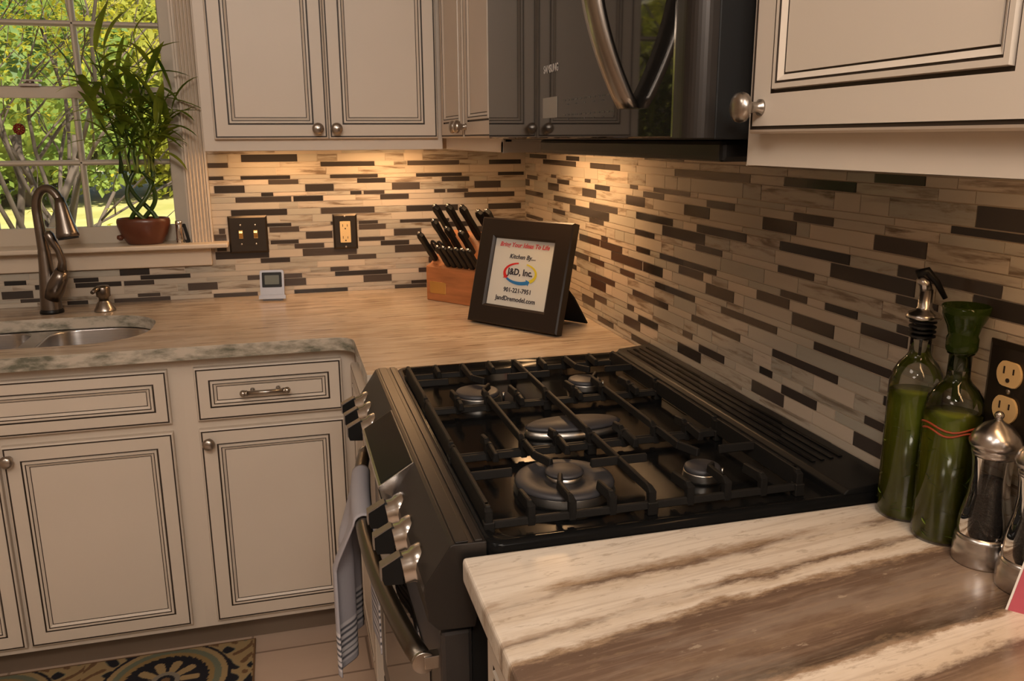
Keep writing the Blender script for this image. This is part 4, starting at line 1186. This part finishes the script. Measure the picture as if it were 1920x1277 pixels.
# burners
def burner(x, y, r, z=.9165, dual=False):
    b = MB()
    b.lathe([(.0001, 0), (r * 1.0, 0), (r * 1.02, .004), (r * .97, .012), (r * .97, .0135), (.0001, .0135)], (x, y, z), n=40)
    o = b.build('burner', 'burnal', t)
    b = MB(); b.lathe([(r * .99, .0136), (r * 1.0, .0155), (r * .97, .0195), (r * .90, .021), (r * .45, .021), (r * .44, .0185), (.0001, .0185)] if dual else [(r * .93, .0136), (r * .95, .016), (r * .90, .020), (r * .8, .0215), (.0001, .022)], (x, y, z), n=40)
    b.build('burner_cap', 'burner', o)
    if dual:
        b = MB(); b.lathe([(r * .36, .0187), (r * .36, .026), (r * .30, .026)], (x, y, z), n=28, cap=False); b.build('inner_ring', 'burnal', o)
        b = MB(); b.lathe([(r * .38, .0262), (r * .39, .029), (r * .33, .0315), (.0001, .032)], (x, y, z), n=28); b.build('inner_cap', 'burner', o)
    else:
        b = MB(); b.cyl((x + r * 1.15, y, z), (x + r * 1.15, y, z + .012), .002, 8); b.build('igniter', 'burnal', o)
burner(-.400, -1.705, .070, dual=True)
burner(-.195, -1.720, .028)
burner(-.425, -1.270, .044)
burner(-.205, -1.250, .034)
# center oval burner with griddle-style cap
b = MB(); b.lathe([(.0001, 0), (.044, 0), (.045, .004), (.042, .0135), (.0001, .0135)], (-.31, -1.485, .9165), n=36, sx=1.9, sy=.8); o = b.build('burner', 'burnal', t)
b = MB(); b.lathe([(.043, .0137), (.044, .017), (.040, .0205), (.0001, .0215)], (-.31, -1.485, .9165), n=36, sx=1.9, sy=.8); b.build('burner_cap', 'burner', o)
# grates: three side by side
GX = [-.534, -.479, -.4245, -.3695, -.3145, -.260, -.2055, -.151, -.0965]
GT = .9545
def bar(b, p0, p1, w=.009, h=.012, taper=.6):
    p0, p1 = Vector(p0), Vector(p1); d = (p1 - p0)
    s_ = Vector((-d.y, d.x, 0)); s_.normalize()
    u = Vector((0, 0, 1)) if abs(d.normalized().z) < .8 else Vector((0, 1, 0))
    if abs(d.normalized().z) >= .8: s_ = Vector((1, 0, 0))
    wt, wb = w * taper / 2, w / 2
    vs = []
    for p in (p0, p1): vs += [p - s_ * wb - u * h, p + s_ * wb - u * h, p + s_ * wt, p - s_ * wt]
    b.add(vs, [(0, 1, 5, 4), (1, 2, 6, 5), (2, 3, 7, 6), (3, 0, 4, 7), (3, 2, 1, 0), (4, 5, 6, 7)])
secs = [(-1.345, -1.125), (-1.575, -1.353), (-1.808, -1.583)]
for si, (ya, yb) in enumerate(secs):
    b = MB(); low = .9345
    # perimeter rails (low) and posts
    for y in (ya, yb): bar(b, (GX[0] - .003, y, low), (GX[-1] + .003, y, low), .010, .010)
    for x in (GX[0], GX[-1]):
        bar(b, (x, ya, GT), (x, yb, GT), .011, .026)
    for i, x in enumerate(GX):
        for y, sg in ((ya, 1), (yb, -1)):
            b.prism([(x - .005, y - .005), (x + .005, y - .005), (x + .005, y + .005), (x - .005, y + .005)], low - .012, GT - .006, 'xy')
            b.add([(x - .005, y - .005 * 1, GT - .006), (x + .005, y - .005, GT - .006), (x + .005, y + .005, GT - .006), (x - .005, y + .005, GT - .006), (x - .003, y + sg * .010 - .003, GT), (x + .003, y + sg * .010 - .003, GT), (x + .003, y + sg * .010 + .003, GT), (x - .003, y + sg * .010 + .003, GT)],
                  [(0, 1, 5, 4), (1, 2, 6, 5), (2, 3, 7, 6), (3, 0, 4, 7), (4, 5, 6, 7)])
            L_ = .030 if (i % 2 and si != 1) else .02
            if i % 2: bar(b, (x, y + sg * .002, GT), (x, y + sg * L_ * 1.6, GT - .003), .010, .014)
    for i in (2, 4, 6):
        if si == 1 or i == 4: bar(b, (GX[i], ya + .008, GT), (GX[i], yb - .008, GT))
        else:
            # bars bend around the burner
            cx_, cy_ = {(0, 2): (-.425, -1.27), (0, 6): (-.205, -1.25), (2, 2): (-.41, -1.70), (2, 6): (-.195, -1.72)}[(si, i)]
            x = GX[i]
            if si == 2:
                bar(b, (x, ya + .008, GT), (x, ya + .05, GT)); bar(b, (x, cy_ + .055, GT), (x, yb - .008, GT))
                bar(b, (x, cy_ + .055, GT), (x + .014, cy_ + .02, GT)); bar(b, (x, ya + .05, GT), (x + .010, cy_ - .03, GT))
            else:
                bar(b, (x, ya + .008, GT), (x, cy_ - .045, GT)); bar(b, (x, cy_ + .045, GT), (x, yb - .008, GT))
                bar(b, (x, cy_ - .045, GT), (x + .018, cy_ - .015, GT)); bar(b, (x, cy_ + .045, GT), (x + .018, cy_ + .018, GT))
    # cross bars
    ym = (ya + yb) / 2
    if si != 1:
        bar(b, (GX[0], ym, GT), (GX[1] + .006, ym, GT)); bar(b, (GX[3] + .012, ym, GT), (GX[5] - .012, ym, GT)); bar(b, (GX[7] - .006, ym, GT), (GX[8], ym, GT))
    for x in (GX[0], GX[-1], GX[4]):
        for y in (ya, yb):
            b.prism([(x - .007, y - .007), (x + .007, y - .007), (x + .007, y + .007), (x - .007, y + .007)], .9165, low, 'xy')
    g = b.build('grate', 'iron', t, bevel=.0012, seg=1)
# rear vent grille
b = MB()
b.prism([(-.050, .9265), (-.044, .9335), (WX - .003, .9400), (WX - .003, .905), (-.05, .905)], RY0 + .004, RY1 - .004, 'xz')
vg = b.build('vent_grille', 'blk', t, bevel=.0015)
b = MB()
for x in (-.035, -.020, -.005, .010):
    z = .9335 + (x + .044) * .084
    b.box(x, x + .006, RY0 + .10, RY1 - .03, z, z + .0022)
b.build('slat', 'enamel', vg)
b = MB()
for ky in (-1.16, -1.33):
    for x in (-.086, -.074):
        b.box(x, x + .0012, ky - .12, ky, .9178, .9192)
for y0_, y1_ in ((-1.62, -1.50), (-1.66, -1.56)): b.box(-.522, -.5208, y0_, y1_, .9178, .9190)
b.build('cooktop_mark', 'dimlogo', ct)

# ------------------------------------------------------------------ dish towel over the oven handle
t = thing('dish_towel', 'grey striped dish towel hanging over the oven handle', 'towel', (-.66, -1.24, .60))
def towel():
    ya, yb = -1.405, -1.175
    nu, nv = 26, 220
    vs = []; cols = []; uvs = []
    Lf, Lb = .325, .25
    grey = (.42, .40, .43); white = (.68, .65, .66); dark = (.10, .10, .115)
    for j in range(nv + 1):
        s_ = j / nv * (Lf + Lb + .05) - Lb      # negative = back fall
        for i in range(nu + 1):
            u = i / nu
            y = ya + (yb - ya) * u
            hx = -.622 - .036 * sin(pi * min(1, max(0, (y - RY0 - .035) / (RY1 - RY0 - .07)))) ** .8
            rr_ = .0165
            if s_ < 0:
                x = hx + rr_; z = .758 + s_
                x += .004 * sin(u * 9 + 1) * min(1, -s_ / .1)
                x = min(x, -.6075)
                ysh = .015 * (-s_ / Lb) * (u - .5)
            elif s_ < .05:
                a = pi * s_ / .05; x = hx + rr_ * cos(a); z = .758 + rr_ * sin(a); ysh = 0
            else:
                q = s_ - .05
                x = hx - rr_ - .010 * min(1, q / .08); z = .758 - q
                amp = min(1, q / .10)
                x += -.016 * amp * sin(u * 2 * pi * 1.6 + .6) - .012 * amp * (1 - u)
                ysh = -.10 * amp * (.5 - abs(u - .5)) * 0 + (u - .5) * .12 * -amp * .75 + .02 * q / Lf
                z += .018 * (u - .5) * amp
            vs.append((x, y + ysh, z))
            dd = Lf - (s_ - .05) if s_ > 0 else Lb + s_
            c = grey
            if .012 < dd < .094:
                k = (dd - .012) / .082 * 6.6
                c = white if (k % 1) < .6 else dark
            elif s_ > .0 and abs(((s_ - .02) % .5)) < 0: c = dark
            cols.append((*c, 1)); uvs.append((u, s_))
    fs = []
    for j in range(nv):
        for i in range(nu):
            a = j * (nu + 1) + i; fs.append((a, a + 1, a + nu + 2, a + nu + 1))
    off = Vector(t.location)
    me = bpy.data.meshes.new('cloth'); me.from_pydata([tuple(Vector(v) - off) for v in vs], [], fs)
    me.materials.append(M['towel'])
    at = me.attributes.new('col', 'FLOAT_COLOR', 'POINT')
    for k, c in enumerate(cols): at.data[k].color = c
    uv = me.uv_layers.new(name='UVMap')
    for lp in me.loops: uv.data[lp.index].uv = uvs[lp.vertex_index]
    for p in me.polygons: p.use_smooth = True
    o = bpy.data.objects.new('cloth', me); COL.objects.link(o); o.parent = t
    sm = o.modifiers.new('solid', 'SOLIDIFY'); sm.thickness = .0028; sm.offset = 0
    return o
towel()

# ------------------------------------------------------------------ microwave
t = thing('microwave', 'black over-the-range microwave with curved bar handle', 'microwave', (-.14, -1.42, 1.366))
MX, MY0, MY1 = -.322, -1.886, -.962
b = MB(); b.box(MX + .030, WX - .003, MY0, MY1, 1.394, 1.828); bd = b.build('body', 'mattblk', t, bevel=.002)
b = MB()
pts = [(-.285, -1.10)]
b.prism([(-.270, -1.165), (-.262, -1.150), (-.12, -1.13), (-.0, -1.13), (-.0, -1.865), (-.270, -1.865)], 1.369, 1.394, 'xy'); b.build('vent_base', 'blk', t, bevel=.006)
# door: glass front with rounded right edge in brushed dark steel
b = MB(); b.box(MX, MX + .030, -1.842, MY1, 1.396, 1.828); dr = b.build('door', 'glassblk', t, bevel=.002)
b = MB()
pp = [(MX + .030, -1.845)] + [(MX + .030 - .030 * sin(rad(a)), -1.845 - .041 * (1 - cos(rad(a)))) for a in (0,)] 
pts = [(MX + .030, -1.8425), (MX, -1.8425)] + [(MX + .022 - .022 * cos(rad(a)), -1.862 - .0235 * sin(rad(a))) for a in range(0, 91, 10)] + [(MX + .030, -1.8855)]
b.prism(pts, 1.396, 1.828, 'xy'); b.build('side_trim', 'blacksteel', t)
b = MB(); b.box(MX - .0006, MX, -1.845, -1.8405, 1.397, 1.828); b.build('highlight_strip', 'chrome', dr)  # thin bright strip stands in for the highlight along the door edge
# touch panel display and marks
b = MB(); b.box(MX - .0009, MX - .0001, -1.425, -1.350, 1.4285, 1.4610); b.build('display', 'paleglass', dr)
text_obj('logo_print', 'SAMSUNG', .017, Matrix(((0, 0, -1, MX - .0006), (-1, 0, 0, -1.392), (0, 1, 0, 1.5050), (0, 0, 0, 1))), 'greylogo', dr, .0004, ext=.0002)
b = MB()
for j, z in enumerate((1.452, 1.430)):
    for i in range(12):
        y = -1.455 - i * .0185
        b.box(MX - .0006, MX, y - .0095, y, z, z + .0022)
        if i % 2: b.box(MX - .0006, MX, y - .007, y - .002, z - .006, z - .0045)
b.build('touch_button', 'dimlogo', dr)
# handle
b = MB(); hp = []; n = 28
for i in range(n + 1):
    s_ = i / n; z = 1.432 + (1.795 - 1.432) * s_
    x = MX - .004 - .056 * sin(pi * s_) ** .9 if 0 < s_ < 1 else MX - .004
    hp.append((x, z))
vs = []; cy = -1.728; w = .024
prof_ = [(-w, .0), (-w * .75, -.009), (0, -.0125), (w * .75, -.009), (w, 0), (w * .7, .007), (-w * .7, .007)]
m_ = len(prof_)
for x, z in hp:
    for (dy, dx) in prof_: vs.append((x + dx, cy + dy, z))
fs = []
for i in range(n):
    for k in range(m_):
        a, c = i * m_ + k, i * m_ + (k + 1) % m_; fs.append((a, c, c + m_, a + m_))
b.add(vs, fs, 0, True); b.add(vs[:m_], [tuple(range(m_))]); b.add(vs[-m_:], [tuple(range(m_))])
b.build('handle', 'handlesteel', dr)

# ------------------------------------------------------------------ bottles, mills, card near the right edge
def oil_bottle(x, y, r, h, name, label, square=False):
    t = thing(name, label, 'bottle', (x, y, H))
    b = MB(); n = 36
    pr = [(.0001, .003), (r * .93, .002), (r, .007), (r * 1.0, h * .66), (r * .985, h * .715), (r * .90, h * .765), (r * .72, h * .81), (r * .50, h * .84), (r * .40, h * .865), (r * .385, h * .90), (r * .385, h * .985), (r * .46, h * .99), (r * .46, h)]
    b.lathe(pr, (x, y, H), n=n, cap=False); g = b.build('glass', 'clear', t)
    return t, g
bx, by = .0035, -1.894; r_ = .0322; h_ = .252
t, g = oil_bottle(bx, by, r_, h_, 'oil_bottle', 'clear bottle of green herb oil with a metal pour spout')
b = MB(); b.lathe([(.0001, .004), (r_ * .93, .004), (r_ * .95, .01), (r_ * .95, .168), (.0001, .168)], (bx, by, H), n=32); lq = b.build('oil', 'oil', t)
rnd = random.Random(9)
def herbs(cx, cy, rr_, z0, z1, n, parent, mats='herbs'):
    b = MB()
    for _ in range(n):
        a = rnd.uniform(0, 2 * pi); q = rr_ * rnd.uniform(.93, .98); z = rnd.uniform(z0, z1)
        leaf(b, (cx + q * cos(a), cy + q * sin(a), z), (-sin(a) + rnd.uniform(-.3, .3), cos(a), rnd.uniform(-1, 1.6)), rnd.uniform(.010, .018), rnd.uniform(.004, .007), rnd.uniform(-.6, .6), n=4)
    b.build('herbs', mats, parent)
herbs(bx, by, r_ * .965, H + .012, H + .15, 46, t)
b = MB(); b.lathe([(.0001, .236), (.0100, .236), (.0100, .262), (.0001, .262)], (bx, by, H), n=18)
for z in (.238, .244, .250, .256): b.lathe([(.0100, z), (.0160, z + .001), (.0160, z + .0025), (.0100, z + .0035)], (bx, by, H), n=20, cap=False)
b.cyl((bx, by, H + .215), (bx, by, H + .237), .0018, 8)
b.build('stopper', 'rubber', t)
b = MB(); b.lathe([(.0001, .262), (.0205, .262), (.0210, .265), (.018, .269), (.011, .272), (.0085, .276), (.0075, .298)], (bx, by, H), n=24)
b.tube([(bx, by, H + .296), (bx - .003, by + .001, H + .306), (bx - .009, by + .005, H + .312)], [.0075, .0070, .0055], 12)
b.build('pour_spout', 'steel', t)
b = MB(); b.tube([(bx - .012, by + .006, H + .316), (bx - .002, by, H + .321), (bx + .008, by - .006, H + .308), (bx + .018, by - .012, H + .288)], [.006, .0055, .004, .003], 10); b.build('spout_flap', 'blk', t)

bx, by, r_, h_ = .0025, -1.9605, .0330, .236
t, g = oil_bottle(bx, by, r_, h_, 'oil_bottle', 'clear bottle of green oil and herbs with a green glass pourer stopper')
b = MB(); b.lathe([(.0001, .004), (r_ * .93, .004), (r_ * .95, .01), (r_ * .95, .160), (.0001, .160)], (bx, by, H), n=32); lq = b.build('oil', 'oil', t)
herbs(bx, by, r_ * .97, H + .012, H + .14, 60, t)
b = MB()
for a0, a1, z in ((150, 330, .148), (160, 300, .142)):
    pts = [(bx + (r_ + .0003) * cos(rad(a0 + (a1 - a0) * k / 16)), by + (r_ + .0003) * sin(rad(a0 + (a1 - a0) * k / 16)), H + z + .003 * sin(k * .7)) for k in range(17)]
    b.tube(pts, .0013, 6)
b.build('painted_band', 'redprint', g)
b = MB(); b.lathe([(.0115, .214), (.0118, .234), (.0165, .2365), (.0175, .2400), (.0175, .252), (.0160, .256), (.0185, .266), (.0245, .279), (.0265, .290), (.0250, .291), (.0150, .270), (.0001, .262)], (bx, by, H), n=30, cap=False)
st_ = b.build('stopper', 'greenglass', t)
b = MB(); b.lathe([(.0001, .262), (.010, .264), (.014, .284), (.0001, .294)], (bx, by, H), n=14, sx=.5); b.build('stopper_petal', 'greenglass', st_)
b = MB(); b.cyl((bx, by, H + .175), (bx - .001, by, H + .216), .0048, 10); b.build('inner_tube', 'greenglass', t)

def mill(x, y, label, fill, s=1.0, group=None):
    t = thing('spice_mill', label, 'mill', (x, y, H), group=group)
    b = MB(); b.lathe([(.0001, 0), (.0305 * s, 0), (.031 * s, .003), (.031 * s, .022), (.029 * s, .026), (.0300 * s, .030), (.0275 * s, .036)], (x, y, H), n=36); b.build('base', 'steel', t)
    b = MB(); b.lathe([(.0275 * s, .036), (.0285 * s, .044), (.0265 * s, .060), (.0215 * s, .085), (.0200 * s, .105), (.0215 * s, .125), (.0225 * s, .130)], (x, y, H), n=36, cap=False); b.build('barrel', 'acrylic', t)
    b = MB(); b.lathe([(.0001, .037), (.0245 * s, .037), (.0255 * s, .044), (.0235 * s, .060), (.0185 * s, .085), (.017 * s, fill), (.0001, fill + .004)], (x, y, H), n=24); b.build('peppercorns', 'pepper', t)
    b = MB(); b.lathe([(.0225 * s, .130), (.0235 * s, .133), (.0235 * s, .136), (.0215 * s, .139), (.026 * s, .141), (.0275 * s, .146), (.0235 * s, .156), (.0150 * s, .166), (.006 * s, .171), (.0035 * s, .174)], (x, y, H), n=36); cp_ = b.build('cap', 'steel', t)
    b = MB(); b.sphere((x, y, H + .1775), .0052, 16); b.build('finial', 'steel', cp_)
    return t
mill(.0035, -2.0245, 'clear and steel pepper mill in front of the green oil bottles', .100)
mill(.0035, -2.0885, 'clear and steel pepper mill at the right picture edge beside the pink card', .085)
t = thing('folded_card', 'pink and white card standing at the right edge of the near counter', 'card', (-.11, -2.16, H))
b = MB()
CM = Matrix.Translation((-.052, -2.120, H)) @ Matrix.Rotation(rad(-50), 4, 'Z')
mt = CM @ Matrix.Rotation(rad(-12), 4, 'X')
shear_ = Matrix(((1, 0, .17, 0), (0, 1, 0, 0), (0, 0, 1, 0), (0, 0, 0, 1)))
b = MB(); b.prism([(0, 0), (.11, 0), (.11, .10), (.018, .10)], 0, .0022, 'xz', mtx=mt); o = b.build('card_front', 'pink', t)
b = MB(); b.prism([(-.0022, 0), (-.0002, 0), (.0178, .10), (.0158, .10)], -.0003, .0026, 'xz', mtx=mt); b.build('card_edge', 'white', t)
mt2 = CM @ Matrix.Translation((0, .026, 0)) @ Matrix.Rotation(rad(2), 4, 'X')
b = MB(); b.prism([(0, 0), (.11, 0), (.11, .10), (.018, .10)], 0, .0015, 'xz', mtx=mt2); b.build('card_back', 'white', t)

# ------------------------------------------------------------------ rug
def rug():
    x1, x0, y1, y0 = -.905, -1.95, -.553, -1.05
    st = .0030
    nx, ny = int((x1 - x0) / st), int((y1 - y0) / st)
    black = (.018, .017, .022); tan_ = (.34, .24, .12); gold = (.27, .18, .075); sage = (.15, .16, .11); brown = (.16, .09, .045); grey = (.22, .19, .15)
    def colr(x, y):
        # medallions along the rug
        rep = .42
        cx0 = -1.125
        k = round((x - cx0) / rep); cx_ = cx0 + k * rep; cy_ = -.690
        dx, dy = x - cx_, y - cy_
        r = math.hypot(dx, dy); a = math.atan2(dy, dx)
        if x > x1 - .006 or y > y1 - .006 or x < x0 + .006: return brown
        if r < .022: return brown if r < .012 else black
        petal = .050 + .034 * abs(cos(a * 5)) ** .7
        if r < .036: return grey
        if r < petal and abs(cos(a * 5)) > .35 + (r - .036) * 9: return tan_
        zig = .102 + .006 * ((a * 34 / (2 * pi)) % 1)
        if r < zig: return black
        if r < .120: return gold
        if r < .137: return sage
        if r < .152: return tan_
        if r < .160: return black
        # corner scrolls
        q = sin(dx * 62 + 2.2 * sin(dy * 40)) * cos(dy * 58 + 1.8 * sin(dx * 46))
        if q > .32: return black
        if q > .22: return sage
        if q < -.72: return brown
        return tan_
    vs = []; cols = []
    for j in range(ny + 1):
        for i in range(nx + 1):
            x, y = x0 + i * st, y0 + j * st
            vs.append((x, y, FL + .006)); cols.append((*colr(x, y), 1))
    fs = []
    for j in range(ny):
        for i in range(nx):
            a = j * (nx + 1) + i; fs.append((a, a + 1, a + nx + 2, a + nx + 1))
    n0 = len(vs)
    X1, Y1 = x0 + nx * st, y0 + ny * st
    vs += [(x0, y0, FL + .0005), (X1, y0, FL + .0005), (X1, Y1, FL + .0005), (x0, Y1, FL + .0005)]; cols += [(*brown, 1)] * 4
    vs += [(x0, y0, FL + .006), (X1, y0, FL + .006), (X1, Y1, FL + .006), (x0, Y1, FL + .006)]; cols += [(*brown, 1)] * 4
    fs += [(n0 + k, n0 + (k + 1) % 4, n0 + 4 + (k + 1) % 4, n0 + 4 + k) for k in range(4)]
    me = bpy.data.meshes.new('kitchen_rug'); me.from_pydata(vs, [], fs); me.materials.append(M['rug'])
    at = me.attributes.new('col', 'FLOAT_COLOR', 'POINT')
    for k, c in enumerate(cols): at.data[k].color = c
    o = bpy.data.objects.new('kitchen_rug', me); COL.objects.link(o)
    tag(o, 'black and tan medallion patterned rug on the floor before the sink cabinet', 'rug')
rug()

# ------------------------------------------------------------------ outside the window
GZ = -.75
b = MB(); b.box(-60, 40, .35, 90, GZ - .2, GZ); o = b.build('lawn', 'lawn'); tag(o, 'sunlit yellow-green lawn outside the window', 'lawn'); o['kind'] = 'structure'
def crape_myrtle():
    rnd = random.Random(21)
    base = Vector((-2.75, 3.6, GZ))
    t = thing('garden_tree', 'multi-stemmed tree with bare grey branches and yellow leaves close outside the window', 'tree', tuple(base))
    lv = MB(); off = Vector(base)
    def grow(b, p, d, r, L_, depth):
        path = [p]; rr_ = [r]; n = 6
        for i in range(n):
            d = (d + Vector((rnd.uniform(-.22, .22), rnd.uniform(-.22, .22), rnd.uniform(-.06, .16)))).normalized()
            p = p + d * L_ / n; path.append(p); rr_.append(r * (1 - .5 * (i + 1) / n))
            if depth >= 2:
                for _ in range(5 if depth == 3 else 3):
                    if p.z < 1.55 and rnd.random() < .8: continue
                    q = p + Vector((rnd.gauss(0, .13), rnd.gauss(0, .13), rnd.gauss(0, .09)))
                    leaf(lv, q, (rnd.uniform(-1, 1), rnd.uniform(-1, 1), rnd.uniform(-.4, .5)), rnd.uniform(.04, .075), rnd.uniform(.022, .036), .4, n=2)
        b.tube(path, rr_, 7 if depth < 2 else 5)
        if depth < 3:
            for k in range(3 if depth else 3):
                i = rnd.randint(2, n)
                nd = (d + Vector((rnd.uniform(-.8, .8), rnd.uniform(-.8, .8), rnd.uniform(-.1, .5)))).normalized()
                grow(b, path[i], nd, rr_[i] * .62, L_ * rnd.uniform(.55, .8), depth + 1)
    for k in range(8):
        a = 2 * pi * k / 8 + .3
        b = MB()
        d = Vector((cos(a) * rnd.uniform(.22, .62), sin(a) * .35, 1)).normalized()
        grow(b, base + Vector((cos(a) * .12, sin(a) * .1, 0)), d, .042, 2.3, 0)
        b.build('trunk', 'bark', t)
    lv.build('foliage', 'tleaf', t)
crape_myrtle()
def bushy(x, y, r, hgt, m, seed, label, group, nleaf=6500):
    rnd = random.Random(seed)
    t = thing('background_tree', label, 'tree', (x, y, GZ), group=group)
    b = MB(); b.tube([(x, y, GZ), (x + .1, y, GZ + hgt * .5)], [r * .08, r * .05], 8); b.build('trunk', 'bark', t)
    b = MB()
    for _ in range(nleaf):
        a = rnd.uniform(0, 2 * pi); cz = rnd.uniform(-1, 1); q = rnd.uniform(.72, 1.02)
        s_ = math.sqrt(1 - cz * cz)
        lump = 1 + .22 * mnoise.noise(Vector((s_ * cos(a) * 2.3 + seed, s_ * sin(a) * 2.3, cz * 2.3)))
        p = Vector((x + r * s_ * cos(a) * q * lump, y + r * s_ * sin(a) * q * lump, GZ + hgt * .5 + hgt * .5 * cz * q * lump))
        sz = rnd.uniform(.09, .20) * r / 4
        u = Vector((rnd.gauss(0, 1), rnd.gauss(0, 1), rnd.gauss(0, 1))).normalized(); v = u.orthogonal().normalized()
        b.add([p - u * sz, p + v * sz * .6, p + u * sz, p - v * sz * .6], [(0, 1, 2, 3)])
    # inner mass of branches and leaves so that the crown is closed
    b.sphere((x, y, GZ + hgt * .5), r * .74, 20, sz=hgt * .5 / r)
    b.build('foliage', m, t)
spec = [(-26, 38, 7, 15, 'fleaf', 1), (-19, 42, 7.5, 17, 'fleaf2', 2), (-12, 36, 6, 13, 'fleaf', 3), (-6, 44, 7, 16, 'fleaf2', 4), (-15, 30, 4.5, 8, 'fleaf2', 5), (-9, 29, 4.2, 7, 'fleaf', 6),
        (-21, 29, 4.2, 7.5, 'fleaf', 7), (-4, 33, 4.5, 8.5, 'fleaf2', 8), (1, 40, 7, 15, 'fleaf', 9), (-34, 40, 8, 17, 'fleaf2', 10), (-13, 24, 5.2, 16, 'fleaf2', 11), (-19.5, 22, 4.6, 13, 'fleaf', 12)]
names_ = ['tall green tree', 'tall yellow-green tree', 'mid green tree', 'broad yellow-green tree', 'low yellow-green tree', 'low green tree', 'low dark green tree', 'rounded yellow-green tree', 'tall dark green tree', 'tall pale tree', 'tall golden-green tree', 'tall leafy green tree']
for (x, y, r, hg, m_, sd), nm in zip(spec, names_):
    bushy(x, y, r, hg, m_, sd, nm + ' in the blurred background beyond the lawn', 'trees beyond the lawn')
